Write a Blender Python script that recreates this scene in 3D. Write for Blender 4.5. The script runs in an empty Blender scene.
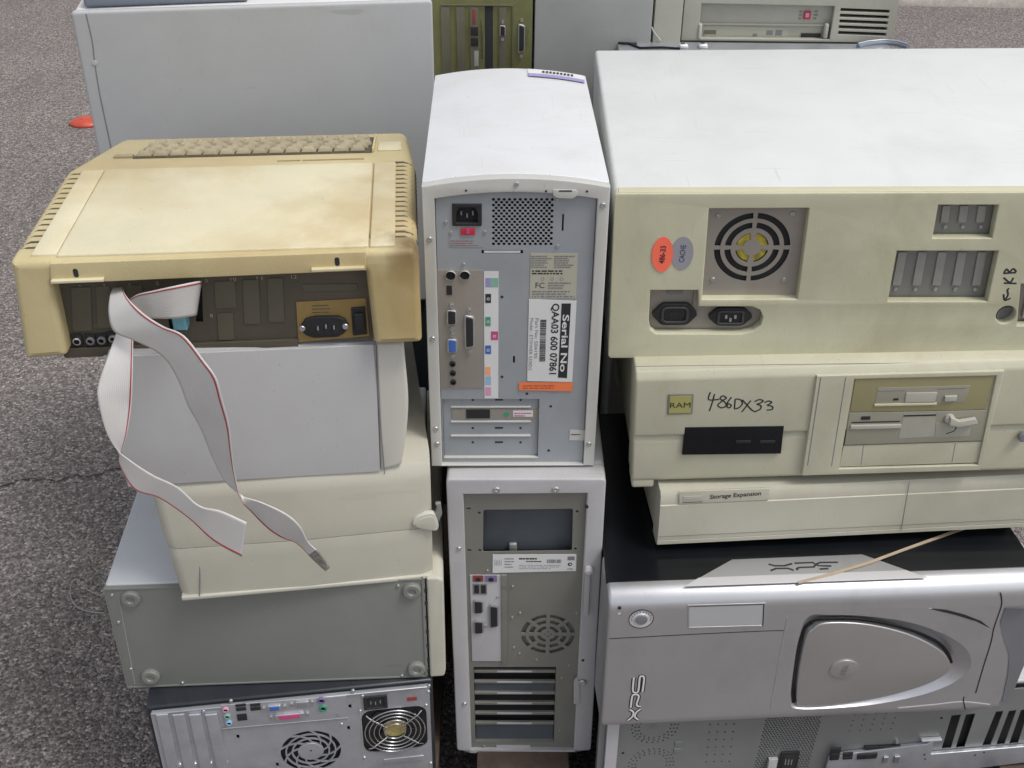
import bpy, bmesh, math, random
from mathutils import Matrix, Vector
random.seed(7)
S = bpy.context.scene; C = S.collection
R_ = math.radians
# ------------------------------------------------------------------ camera
CAMH, PITCH, ROLL, FPX = 1.42, R_(32.8), R_(0.62), 1139.0
cR = Vector((1, 0, 0)); cU = Vector((0, math.sin(PITCH), math.cos(PITCH))); cF = Vector((0, math.cos(PITCH), -math.sin(PITCH)))
R2 = cR * math.cos(ROLL) + cU * math.sin(ROLL); U2 = cU * math.cos(ROLL) - cR * math.sin(ROLL)
CAMP = Vector((0, 0, CAMH))
cam = bpy.data.cameras.new('camera'); co = bpy.data.objects.new('camera', cam); C.objects.link(co)
cam.sensor_width = 36; cam.lens = 36 * FPX / 1024; cam.clip_start = 0.05; cam.clip_end = 500
m = Matrix.Identity(4)
for i in range(3):
    m[i][0] = R2[i]; m[i][1] = U2[i]; m[i][2] = -cF[i]; m[i][3] = CAMP[i]
co.matrix_world = m; S.camera = co

def ray(px, py):
    return (cF + R2 * ((px - 512) / FPX) - U2 * ((py - 384) / FPX)).normalized()

# ------------------------------------------------------------------ materials
def mat(name, col, rough=.5, metal=0., var=.06, scale=12., bump=.0, bscale=900., spec=.5, stain=None, stain_amt=.0, coat=0., fleck=None, scr=0., patch=None):
    M = bpy.data.materials.new(name); M.use_nodes = True
    N = M.node_tree.nodes; L = M.node_tree.links; b = N['Principled BSDF']
    b.inputs['Roughness'].default_value = rough; b.inputs['Metallic'].default_value = metal
    b.inputs['Specular IOR Level'].default_value = spec; b.inputs['Coat Weight'].default_value = coat
    tc = N.new('ShaderNodeTexCoord')
    n = N.new('ShaderNodeTexNoise'); n.inputs['Scale'].default_value = scale; n.inputs['Detail'].default_value = 8; n.inputs['Roughness'].default_value = .65
    L.new(tc.outputs['Object'], n.inputs['Vector'])
    r = N.new('ShaderNodeValToRGB')
    r.color_ramp.elements[0].position = .3; r.color_ramp.elements[1].position = .7
    r.color_ramp.elements[0].color = (*[c * (1 - var) for c in col], 1); r.color_ramp.elements[1].color = (*[min(1, c * (1 + var)) for c in col], 1)
    L.new(n.outputs['Fac'], r.inputs['Fac']); out = r.outputs['Color']
    if stain:
        n2 = N.new('ShaderNodeTexNoise'); n2.inputs['Scale'].default_value = scale * .45; n2.inputs['Detail'].default_value = 10; n2.inputs['Roughness'].default_value = .7
        n2.inputs['Distortion'].default_value = .6
        L.new(tc.outputs['Object'], n2.inputs['Vector'])
        r2 = N.new('ShaderNodeValToRGB'); r2.color_ramp.elements[0].position = .48; r2.color_ramp.elements[1].position = .72
        r2.color_ramp.elements[0].color = (0, 0, 0, 1); r2.color_ramp.elements[1].color = (stain_amt,) * 3 + (1,)
        L.new(n2.outputs['Fac'], r2.inputs['Fac'])
        mx = N.new('ShaderNodeMixRGB'); mx.inputs[2].default_value = (*stain, 1)
        L.new(r2.outputs['Color'], mx.inputs[0]); L.new(out, mx.inputs[1]); out = mx.outputs[0]
    if fleck:   # small specks of dirt
        n3 = N.new('ShaderNodeTexNoise'); n3.inputs['Scale'].default_value = 260; n3.inputs['Detail'].default_value = 3
        L.new(tc.outputs['Object'], n3.inputs['Vector'])
        r3 = N.new('ShaderNodeValToRGB'); r3.color_ramp.elements[0].position = .70; r3.color_ramp.elements[1].position = .76
        r3.color_ramp.elements[0].color = (0, 0, 0, 1); r3.color_ramp.elements[1].color = (.45,) * 3 + (1,)
        L.new(n3.outputs['Fac'], r3.inputs['Fac'])
        mx = N.new('ShaderNodeMixRGB'); mx.inputs[2].default_value = (*fleck, 1)
        L.new(r3.outputs['Color'], mx.inputs[0]); L.new(out, mx.inputs[1]); out = mx.outputs[0]
    if scr:     # fine scuffs in two directions, lighter than the paint
        for k, (rz, sc) in enumerate(((.5, (420, 9, 60)), (-1.0, (9, 380, 50)))):
            mp = N.new('ShaderNodeMapping'); mp.inputs['Scale'].default_value = sc; mp.inputs['Rotation'].default_value = (rz * .6, rz * .4, rz)
            L.new(tc.outputs['Object'], mp.inputs['Vector'])
            n5 = N.new('ShaderNodeTexNoise'); n5.inputs['Scale'].default_value = 1; n5.inputs['Detail'].default_value = 1; L.new(mp.outputs[0], n5.inputs['Vector'])
            r5 = N.new('ShaderNodeValToRGB'); r5.color_ramp.elements[0].position = .735; r5.color_ramp.elements[1].position = .78
            r5.color_ramp.elements[0].color = (0, 0, 0, 1); r5.color_ramp.elements[1].color = (scr,) * 3 + (1,)
            L.new(n5.outputs['Fac'], r5.inputs['Fac'])
            mx = N.new('ShaderNodeMixRGB'); mx.inputs[2].default_value = (*[c * (.45 if k else .6) for c in col], 1)
            L.new(r5.outputs['Color'], mx.inputs[0]); L.new(out, mx.inputs[1]); out = mx.outputs[0]
    for (ctr, rad, pc, pa) in (patch or ()):
        vd = N.new('ShaderNodeVectorMath'); vd.operation = 'DISTANCE'; vd.inputs[1].default_value = ctr
        n6 = N.new('ShaderNodeTexNoise'); n6.inputs['Scale'].default_value = 22; n6.inputs['Detail'].default_value = 6
        L.new(tc.outputs['Object'], vd.inputs[0]); L.new(tc.outputs['Object'], n6.inputs['Vector'])
        ma = N.new('ShaderNodeMath'); ma.operation = 'MULTIPLY_ADD'; ma.inputs[1].default_value = rad * 1.6; ma.inputs[2].default_value = -rad * .8; L.new(n6.outputs['Fac'], ma.inputs[0])
        ms = N.new('ShaderNodeMath'); ms.operation = 'SUBTRACT'; L.new(vd.outputs['Value'], ms.inputs[0]); L.new(ma.outputs[0], ms.inputs[1])
        mr = N.new('ShaderNodeMapRange'); mr.inputs['From Min'].default_value = rad; mr.inputs['From Max'].default_value = rad * .25; mr.inputs['To Max'].default_value = pa
        L.new(ms.outputs[0], mr.inputs['Value'])
        mx = N.new('ShaderNodeMixRGB'); mx.inputs[2].default_value = (*pc, 1); L.new(mr.outputs[0], mx.inputs[0]); L.new(out, mx.inputs[1]); out = mx.outputs[0]
    L.new(out, b.inputs['Base Color'])
    rr = N.new('ShaderNodeMapRange'); rr.inputs['To Min'].default_value = max(.05, rough - .08); rr.inputs['To Max'].default_value = min(1, rough + .1)
    L.new(n.outputs['Fac'], rr.inputs['Value']); L.new(rr.outputs[0], b.inputs['Roughness'])
    if bump:
        nb = N.new('ShaderNodeTexNoise'); nb.inputs['Scale'].default_value = bscale; nb.inputs['Detail'].default_value = 2
        L.new(tc.outputs['Object'], nb.inputs['Vector'])
        bp = N.new('ShaderNodeBump'); bp.inputs['Strength'].default_value = bump; bp.inputs['Distance'].default_value = .0006
        L.new(nb.outputs['Fac'], bp.inputs['Height']); L.new(bp.outputs[0], b.inputs['Normal'])
    return M

DIRT = (.16, .14, .10)
M_ = dict(
 roof=mat('white_painted_steel', (.64, .645, .65), .42, scr=.3, var=.03, stain=(.42, .40, .36), stain_amt=.35, bump=.15, fleck=DIRT),
 rail=mat('offwhite_paint', (.50, .50, .47), .45, scr=.3, var=.04, stain=DIRT, stain_amt=.15, bump=.1, fleck=DIRT),
 gpanel=mat('blue_grey_steel', (.345, .37, .395), .42, scr=.3, metal=.25, var=.05, stain=(.24, .25, .26), stain_amt=.4, bump=.1),
 hbody=mat('pale_lilac_grey_paint', (.46, .455, .465), .5, scr=.3, var=.04, stain=(.3, .28, .26), stain_amt=.3, bump=.1, fleck=DIRT),
 hpanel=mat('olive_grey_steel', (.22, .22, .195), .5, scr=.3, metal=.2, var=.06, stain=(.13, .13, .11), stain_amt=.4, bump=.1),
 mtop=mat('cool_white_lid', (.64, .66, .64), .45, scr=.3, var=.03, stain=(.45, .46, .42), stain_amt=.3, bump=.1, fleck=(.3, .28, .2)),
 beige=mat('aged_beige_plastic', (.54, .53, .38), .55, scr=.3, var=.05, stain=(.33, .30, .19), stain_amt=.5, bump=.5, fleck=(.2, .17, .1)),
 beigeedge=mat('yellowed_edge_plastic', (.56, .53, .37), .5, var=.05, bump=.3),
 beige2=mat('pale_beige_plastic', (.515, .50, .38), .5, scr=.3, var=.04, stain=(.33, .30, .22), stain_amt=.35, bump=.5, fleck=(.2, .17, .1)),
 beige3=mat('beige_grey_plastic', (.49, .475, .39), .5, scr=.3, var=.04, stain=(.33, .30, .22), stain_amt=.3, bump=.5, fleck=(.2, .17, .1)),
 apple=mat('yellowed_cream_plastic', (.56, .475, .265), .5, patch=[((.385, .012, .105), .040, (.12, .07, .03), .9), ((.36, .10, .108), .10, (.44, .33, .16), .55), ((.05, .25, .10), .10, (.48, .37, .19), .5), ((.16, .26, .10), .09, (.50, .38, .20), .45), ((.25, .02, .09), .06, (.5, .38, .2), .4), ((.375, -.005, .05), .075, (.36, .255, .10), .65), ((.37, .20, .10), .05, (.42, .31, .14), .5)], var=.07, stain=(.46, .35, .15), stain_amt=.6, bump=.6, fleck=(.25, .17, .07)),
 applelid=mat('cream_lid_plastic', (.655, .60, .415), .5, patch=[((.385, .012, .105), .040, (.12, .07, .03), .9), ((.36, .10, .108), .10, (.44, .33, .16), .55), ((.05, .25, .10), .10, (.48, .37, .19), .5), ((.16, .26, .10), .09, (.50, .38, .20), .45), ((.25, .02, .09), .06, (.5, .38, .2), .4), ((.375, -.005, .05), .075, (.36, .255, .10), .65), ((.37, .20, .10), .05, (.42, .31, .14), .5)], var=.06, stain=(.56, .45, .24), stain_amt=.6, bump=.6, fleck=(.25, .17, .07)),
 applebrown=mat('brown_grey_panel', (.085, .073, .053), .5, var=.12, stain=(.15, .13, .09), stain_amt=.5, bump=.3),
 applebrown2=mat('brown_slot_cover', (.105, .095, .065), .5, var=.12, bump=.3),
 key=mat('taupe_keycap', (.37, .32, .21), .5, var=.2, stain=(.2, .15, .08), stain_amt=.5),
 nameink=mat('faded_brown_print', (.34, .25, .13), .5, var=.15, scale=200),
 gold=mat('gold_anodised_plate', (.42, .30, .12), .4, metal=.5, var=.1, stain=(.2, .13, .05), stain_amt=.5),
 bpanel=mat('pale_grey_side_panel', (.47, .47, .475), .5, scr=.3, var=.025, stain=(.38, .37, .36), stain_amt=.3, bump=.1, fleck=DIRT),
 cbeige=mat('ivory_plastic_cover', (.50, .485, .41), .5, scr=.1, var=.035, stain=(.42, .39, .30), stain_amt=.3, bump=.4, fleck=(.25, .22, .15)),
 cbeige2=mat('pale_ivory_plastic', (.56, .55, .50), .5, var=.03, stain=(.42, .40, .33), stain_amt=.25, bump=.3),
 dpanel=mat('green_grey_steel_base', (.215, .222, .205), .5, scr=.2, metal=.15, var=.03, stain=(.27, .28, .27), stain_amt=.35, bump=.1, fleck=(.4, .4, .38)),
 dtop=mat('bluish_white_panel', (.52, .54, .56), .45, scr=.3, var=.03, stain=(.4, .4, .4), stain_amt=.3, bump=.1),
 fwhite=mat('grey_white_cabinet', (.43, .44, .45), .5, scr=.3, var=.03, stain=(.36, .35, .34), stain_amt=.35, bump=.1, fleck=DIRT),
 ftop=mat('white_cabinet_top', (.62, .61, .60), .5, var=.03),
 slate=mat('blue_grey_plastic', (.19, .22, .27), .5, var=.05, stain=(.25, .24, .24), stain_amt=.4),
 olive=mat('brass_tinted_steel', (.20, .20, .085), .4, metal=.4, var=.18, scale=20, stain=(.12, .115, .06), stain_amt=.5),
 olive2=mat('tarnished_slot_cover', (.17, .165, .12), .4, metal=.4, var=.1, scale=30),
 jgrey=mat('mid_grey_panel', (.31, .315, .305), .5, scr=.3, var=.08, stain=(.27, .27, .26), stain_amt=.4),
 qpanel=mat('grey_case_steel', (.25, .26, .26), .42, scr=.3, metal=.35, var=.05, stain=(.18, .18, .18), stain_amt=.4, bump=.1),
 jgrey2=mat('gap_shade_panel', (.05, .05, .052), .5, var=.1),  # fronts of the low rear cases, dark in place of gap shade
 kbeige=mat('grey_beige_case', (.39, .385, .325), .5, var=.06, stain=(.26, .25, .2), stain_amt=.4),
 steel=mat('galvanised_steel', (.36, .38, .41), .34, metal=.75, var=.12, scale=30, bump=.1),
 estel=mat('zinc_plated_steel', (.50, .52, .56), .38, scr=.3, metal=.65, var=.10, scale=25, stain=(.25, .26, .28), stain_amt=.4, bump=.1),
 silver=mat('silver_metallic_plastic', (.56, .565, .585), .34, scr=.12, metal=.75, var=.02, stain=(.25, .25, .26), stain_amt=.25, bump=.15, bscale=1500),
 silverD=mat('shaded_recess_silver', (.26, .27, .29), .4, metal=.5, var=.03),
 silverW=mat('pale_silver_pane', (.52, .53, .55), .3, metal=.3, var=.02),
 silver2=mat('brushed_silver_disc', (.50, .50, .50), .32, metal=.75, var=.03, bump=.1),
 silverL=mat('light_silver_trim', (.72, .72, .74), .3, metal=.4, var=.02),
 gloss=mat('gloss_black_plastic', (.007, .008, .010), .2, spec=.32, var=.2, stain=(.02, .02, .022), stain_amt=.3),
 black=mat('matt_black_plastic', (.018, .018, .02), .5, var=.2, bump=.2),
 softblack=mat('worn_black_plastic', (.05, .05, .052), .4, var=.2),
 bshell=mat('blue_black_paint', (.022, .025, .032), .35, var=.2, stain=(.06, .06, .065), stain_amt=.4),
 dark=mat('dark_interior', (.02, .021, .023), .8, var=.3),  # near-black; case backings wear it in place of unlit inner depth
 greysteel=mat('dull_grey_steel', (.36, .36, .34), .4, metal=.4, var=.1, scale=40),
 slotback=mat('dull_slot_frame', (.23, .23, .215), .5, metal=.3, var=.1),
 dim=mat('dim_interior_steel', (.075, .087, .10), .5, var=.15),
 chrome=mat('chromed_wire', (.75, .76, .78), .2, metal=1., var=.03),
 screw=mat('zinc_screw', (.55, .56, .57), .35, metal=.8, var=.1, scale=300),
 taupe=mat('taupe_metal_shield', (.34, .315, .28), .4, metal=.35, var=.06, stain=(.24, .2, .17), stain_amt=.4),
 white=mat('white_sticker', (.66, .66, .66), .5, var=.03, stain=(.5, .48, .45), stain_amt=.3),
 cream=mat('cream_sticker', (.42, .41, .33), .5, var=.04),
 ink=mat('black_ink', (.02, .02, .025), .6, var=.1),
 greyink=mat('grey_ink', (.20, .20, .21), .6, var=.1),
 navy=mat('navy_ink', (.03, .04, .12), .6, var=.1),
 orange=mat('orange_sticker', (.80, .20, .07), .55, var=.05),
 coral=mat('coral_sticker', (1.0, .17, .10), .5, var=.04),
 lav=mat('grey_lavender_sticker', (.30, .30, .33), .5, var=.04),
 purple=mat('purple_print', (.30, .26, .50), .5), green=mat('green_print', (.06, .28, .18), .5), green2=mat('pale_green_print', (.22, .42, .34), .5),
 mag=mat('magenta_print', (.48, .07, .20), .5), blue=mat('blue_plastic', (.05, .13, .42), .45), blue2=mat('pale_blue_print', (.28, .45, .62), .5),
 pink=mat('pink_print', (.62, .30, .42), .5), peach=mat('peach_print', (.80, .38, .20), .5), redp=mat('red_plastic', (.50, .03, .05), .4),
 dred=mat('dull_red_plastic', (.25, .05, .05), .5), lilac=mat('lilac_plastic', (.20, .16, .30), .5),
 yell=mat('yellow_hub_label', (.42, .34, .04), .5, var=.3, scale=150, stain=(.05, .05, .03), stain_amt=.9), brass=mat('brass_hub_label', (.40, .33, .12), .4, metal=.3, var=.25, scale=150, stain=(.6, .55, .4), stain_amt=.6),
 mustard=mat('mustard_bezel', (.29, .265, .14), .5, var=.06, bump=.3), drive=mat('khaki_drive_face', (.30, .285, .225), .5, var=.04, bump=.3),
 drivel=mat('pale_drive_plastic', (.43, .42, .36), .5, var=.04), bay=mat('badge_gold', (.36, .34, .12), .4, var=.08),
 wood=mat('grimy_pallet_wood', (.075, .052, .04), .8, var=.3, scale=40, stain=(.03, .02, .018), stain_amt=.7, bump=.6, bscale=300),
 tan=mat('tan_strap', (.42, .34, .24), .6, var=.1, scale=60),
 redb=mat('red_scrap_plastic', (.48, .07, .04), .4),
 foot=mat('translucent_rubber_foot', (.205, .21, .19), .45, var=.06),
 teal=mat('cyan_plug', (.18, .42, .50), .4, var=.15, scale=90),
)

def ribbon_mat(name, base, back):
    M = bpy.data.materials.new(name); M.use_nodes = True; N = M.node_tree.nodes; L = M.node_tree.links; b = N['Principled BSDF']
    b.inputs['Roughness'].default_value = .42
    uv = N.new('ShaderNodeUVMap'); uv.uv_map = 'UVMap'
    w = N.new('ShaderNodeTexWave'); w.inputs['Scale'].default_value = 5.4; w.inputs['Distortion'].default_value = 0
    L.new(uv.outputs[0], w.inputs['Vector'])
    mx = N.new('ShaderNodeMixRGB'); mx.inputs[1].default_value = (*[c * .955 for c in base], 1); mx.inputs[2].default_value = (*base, 1)
    L.new(w.outputs['Fac'], mx.inputs[0])
    n = N.new('ShaderNodeTexNoise'); n.inputs['Scale'].default_value = 18; n.inputs['Detail'].default_value = 6
    tc = N.new('ShaderNodeTexCoord'); L.new(tc.outputs['Object'], n.inputs['Vector'])
    m2 = N.new('ShaderNodeMixRGB'); m2.blend_type = 'MULTIPLY'; m2.inputs[0].default_value = .5
    r = N.new('ShaderNodeValToRGB'); r.color_ramp.elements[0].position = .35; r.color_ramp.elements[0].color = (*back, 1); r.color_ramp.elements[1].position = .6
    L.new(n.outputs['Fac'], r.inputs['Fac']); L.new(mx.outputs[0], m2.inputs[1]); L.new(r.outputs['Color'], m2.inputs[2])
    L.new(m2.outputs[0], b.inputs['Base Color'])
    bp = N.new('ShaderNodeBump'); bp.inputs['Strength'].default_value = .3; bp.inputs['Distance'].default_value = .0004
    L.new(w.outputs['Fac'], bp.inputs['Height']); L.new(bp.outputs[0], b.inputs['Normal'])
    return M
M_['ribbon'] = ribbon_mat('grey_ribbon_insulation', (.66, .65, .64), (.90, .86, .80))

def ground_mat():
    M = bpy.data.materials.new('worn_asphalt'); M.use_nodes = True; N = M.node_tree.nodes; L = M.node_tree.links; b = N['Principled BSDF']
    b.inputs['Roughness'].default_value = .85; b.inputs['Specular IOR Level'].default_value = .3
    tc = N.new('ShaderNodeTexCoord')
    v = N.new('ShaderNodeTexVoronoi'); v.inputs['Scale'].default_value = 235; v.inputs['Randomness'].default_value = 1
    v2 = N.new('ShaderNodeTexVoronoi'); v2.inputs['Scale'].default_value = 75
    n = N.new('ShaderNodeTexNoise'); n.inputs['Scale'].default_value = 1.6; n.inputs['Detail'].default_value = 8
    n4 = N.new('ShaderNodeTexNoise'); n4.inputs['Scale'].default_value = 75; n4.inputs['Detail'].default_value = 6; n4.inputs['Roughness'].default_value = .8
    for q in (v, v2, n, n4): L.new(tc.outputs['Object'], q.inputs['Vector'])
    sep = N.new('ShaderNodeSeparateColor'); L.new(v.outputs['Color'], sep.inputs[0])
    r = N.new('ShaderNodeValToRGB'); cr = r.color_ramp; cr.interpolation = 'LINEAR'
    cr.elements[0].position = 0; cr.elements[0].color = (.085, .080, .077, 1)
    cr.elements[1].position = 1; cr.elements[1].color = (.42, .39, .36, 1)
    for p, c in ((.35, (.145, .135, .128)), (.62, (.20, .185, .175)), (.85, (.26, .24, .225))):
        e = cr.elements.new(p); e.color = (*c, 1)
    L.new(sep.outputs[0], r.inputs['Fac'])
    r2 = N.new('ShaderNodeValToRGB'); r2.color_ramp.elements[0].position = .36; r2.color_ramp.elements[0].color = (.62, .61, .61, 1); r2.color_ramp.elements[1].position = .62; r2.color_ramp.elements[1].color = (1.25, 1.2, 1.16, 1)
    L.new(n4.outputs['Fac'], r2.inputs['Fac'])
    mx = N.new('ShaderNodeMixRGB'); mx.blend_type = 'MULTIPLY'; mx.inputs[0].default_value = .9
    L.new(r.outputs['Color'], mx.inputs[1]); L.new(r2.outputs['Color'], mx.inputs[2])
    r3 = N.new('ShaderNodeValToRGB'); r3.color_ramp.elements[0].position = .3; r3.color_ramp.elements[0].color = (1.12, 1.10, 1.12, 1); r3.color_ramp.elements[1].position = .7; r3.color_ramp.elements[1].color = (1.50, 1.47, 1.48, 1)
    L.new(n.outputs['Fac'], r3.inputs['Fac'])
    m3 = N.new('ShaderNodeMixRGB'); m3.blend_type = 'MULTIPLY'; m3.inputs[0].default_value = 1
    L.new(mx.outputs[0], m3.inputs[1]); L.new(r3.outputs['Color'], m3.inputs[2]); L.new(m3.outputs[0], b.inputs['Base Color'])
    ad = N.new('ShaderNodeMath'); ad.operation = 'ADD'; L.new(v.outputs['Distance'], ad.inputs[0]); L.new(n4.outputs['Fac'], ad.inputs[1])
    bp = N.new('ShaderNodeBump'); bp.inputs['Strength'].default_value = .9; bp.inputs['Distance'].default_value = .006
    bp.invert = True
    L.new(ad.outputs[0], bp.inputs['Height']); L.new(bp.outputs[0], b.inputs['Normal'])
    return M

# ------------------------------------------------------------------ geometry helpers
def fin(me, ang=38, merge=True, recalc=True):
    bm = bmesh.new(); bm.from_mesh(me)
    if merge: bmesh.ops.remove_doubles(bm, verts=bm.verts, dist=1e-6)
    if recalc: bmesh.ops.recalc_face_normals(bm, faces=bm.faces)
    bm.to_mesh(me); bm.free()
    me.shade_smooth(); me.set_sharp_from_angle(angle=R_(ang))
    return me

def me_curve(loops, y0, y1, bevel=0., bres=3, ang=38):
    """filled 2-D outline(s) in local x,z pushed from depth y0 to y1; further loops are holes"""
    cu = bpy.data.curves.new('c', 'CURVE'); cu.dimensions = '2D'; cu.fill_mode = 'BOTH'
    t = abs(y1 - y0) / 2; bevel = min(bevel, t * .98)
    cu.extrude = t - bevel; cu.bevel_depth = bevel; cu.bevel_resolution = bres; cu.offset = -bevel
    for lp in loops:
        s = cu.splines.new('POLY'); s.points.add(len(lp) - 1); s.use_cyclic_u = True
        for i, p in enumerate(lp): s.points[i].co = (p[0], p[1], 0, 1)
    ob = bpy.data.objects.new('c', cu); me = bpy.data.meshes.new_from_object(ob)
    bpy.data.objects.remove(ob); bpy.data.curves.remove(cu)
    yc = (y0 + y1) / 2
    for v in me.vertices: v.co = (v.co.x, yc - v.co.z, v.co.y)
    me.materials.clear()
    return fin(me, ang)

def me_box(x0, x1, y0, y1, z0, z1, bev=0., seg=3):
    bm = bmesh.new(); bmesh.ops.create_cube(bm, size=1)
    for v in bm.verts: v.co = ((x0 + x1) / 2 + v.co.x * (x1 - x0), (y0 + y1) / 2 + v.co.y * (y1 - y0), (z0 + z1) / 2 + v.co.z * (z1 - z0))
    if bev: bmesh.ops.bevel(bm, geom=list(bm.edges), offset=bev, segments=seg, profile=.5, affect='EDGES')
    me = bpy.data.meshes.new('m'); bm.to_mesh(me); bm.free(); return fin(me)

def me_profile(prof, x0, x1, bev=0., seg=2):
    """side profile (y,z) pulled along x"""
    bm = bmesh.new()
    a = [bm.verts.new((x0, p[0], p[1])) for p in prof]; b = [bm.verts.new((x1, p[0], p[1])) for p in prof]
    bm.faces.new(a); bm.faces.new(b[::-1]); n = len(prof)
    for i in range(n): bm.faces.new((a[i], a[(i + 1) % n], b[(i + 1) % n], b[i]))
    if bev:
        eds = [e for e in bm.edges if e.calc_face_angle(0) > .5 or e.calc_face_angle(0) == 0]
        bmesh.ops.recalc_face_normals(bm, faces=bm.faces)
        eds = [e for e in bm.edges if e.calc_face_angle(0) > .35]
        bmesh.ops.bevel(bm, geom=eds, offset=bev, segments=seg, profile=.5, affect='EDGES')
    me = bpy.data.meshes.new('m'); bm.to_mesh(me); bm.free(); return fin(me)

def me_tube(pts, r, n=8, closed=False):
    cu = bpy.data.curves.new('c', 'CURVE'); cu.dimensions = '3D'; cu.bevel_depth = r; cu.bevel_resolution = max(1, n // 4); cu.use_fill_caps = True
    s = cu.splines.new('POLY'); s.points.add(len(pts) - 1); s.use_cyclic_u = closed
    for i, p in enumerate(pts): s.points[i].co = (*p, 1)
    ob = bpy.data.objects.new('c', cu); me = bpy.data.meshes.new_from_object(ob)
    bpy.data.objects.remove(ob); bpy.data.curves.remove(cu); me.materials.clear()
    return fin(me, 50)

def join(ms):
    bm = bmesh.new()
    for q in ms: bm.from_mesh(q)
    me = bpy.data.meshes.new('m'); bm.to_mesh(me); bm.free()
    me.shade_smooth(); me.set_sharp_from_angle(angle=R_(38))
    return me

def me_lathe(cx, cz, prof, n=28, ez=1., cap=True):
    """profile [(r, y)] turned about a depth axis through cx,cz"""
    bm = bmesh.new(); rings = []
    for r, y in prof:
        if r < 1e-7: rings.append([bm.verts.new((cx, y, cz))])
        else: rings.append([bm.verts.new((cx + r * math.cos(2 * math.pi * k / n), y, cz + ez * r * math.sin(2 * math.pi * k / n))) for k in range(n)])
    for a, b in zip(rings, rings[1:]):
        for k in range(n):
            k2 = (k + 1) % n
            f = [a[k % len(a)], a[k2 % len(a)], b[k2 % len(b)], b[k % len(b)]]
            f = list(dict.fromkeys(f))
            if len(f) > 2: bm.faces.new(f)
    if cap and len(rings[0]) > 1: bm.faces.new(rings[0])
    if len(rings[-1]) > 1: bm.faces.new(rings[-1])
    me = bpy.data.meshes.new('m'); bm.to_mesh(me); bm.free(); return fin(me, 30)

def circ(cx, cz, r, n=20, ez=1., a0=0.):
    return [(cx + r * math.cos(a0 + 2 * math.pi * k / n), cz + ez * r * math.sin(a0 + 2 * math.pi * k / n)) for k in range(n)]
def rect(x0, x1, z0, z1): return [(x0, z0), (x1, z0), (x1, z1), (x0, z1)]
def rrect(x0, x1, z0, z1, r, n=5):
    o = []
    for cx, cz, a in ((x1 - r, z1 - r, 0), (x0 + r, z1 - r, 90), (x0 + r, z0 + r, 180), (x1 - r, z0 + r, 270)):
        for k in range(n + 1): t = R_(a + 90 * k / n); o.append((cx + r * math.cos(t), cz + r * math.sin(t)))
    return o
def arcslot(cx, cz, r0, r1, a0, a1, n=10):
    a = [R_(a0 + (a1 - a0) * k / n) for k in range(n + 1)]
    return [(cx + r1 * math.cos(t), cz + r1 * math.sin(t)) for t in a] + [(cx + r0 * math.cos(t), cz + r0 * math.sin(t)) for t in a[::-1]]
def round_poly(pts, r, n=5):
    """rounds the corners of a closed outline"""
    out = []; N = len(pts)
    for i in range(N):
        p = Vector(pts[i]); a = Vector(pts[i - 1]) - p; b = Vector(pts[(i + 1) % N]) - p
        rr = min(r, a.length * .45, b.length * .45); A = p + a.normalized() * rr; B = p + b.normalized() * rr
        for k in range(n + 1):
            t = k / n; q = A * (1 - t) ** 2 + p * 2 * t * (1 - t) + B * t * t; out.append((q.x, q.y))
    return out
def smooth_loop(pts, k=6, closed=True):
    out = []; N = len(pts)
    g = (lambda i: Vector(pts[i % N])) if closed else (lambda i: Vector(pts[max(0, min(N - 1, i))]))
    for i in range(N if closed else N - 1):
        p0, p1, p2, p3 = g(i - 1), g(i), g(i + 1), g(i + 2)
        for j in range(k):
            t = j / k; out.append(tuple(.5 * (2 * p1 + (p2 - p0) * t + (2 * p0 - 5 * p1 + 4 * p2 - p3) * t * t + (3 * p1 - p0 - 3 * p2 + p3) * t ** 3)))
    if not closed: out.append(tuple(pts[-1]))
    return out

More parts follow.
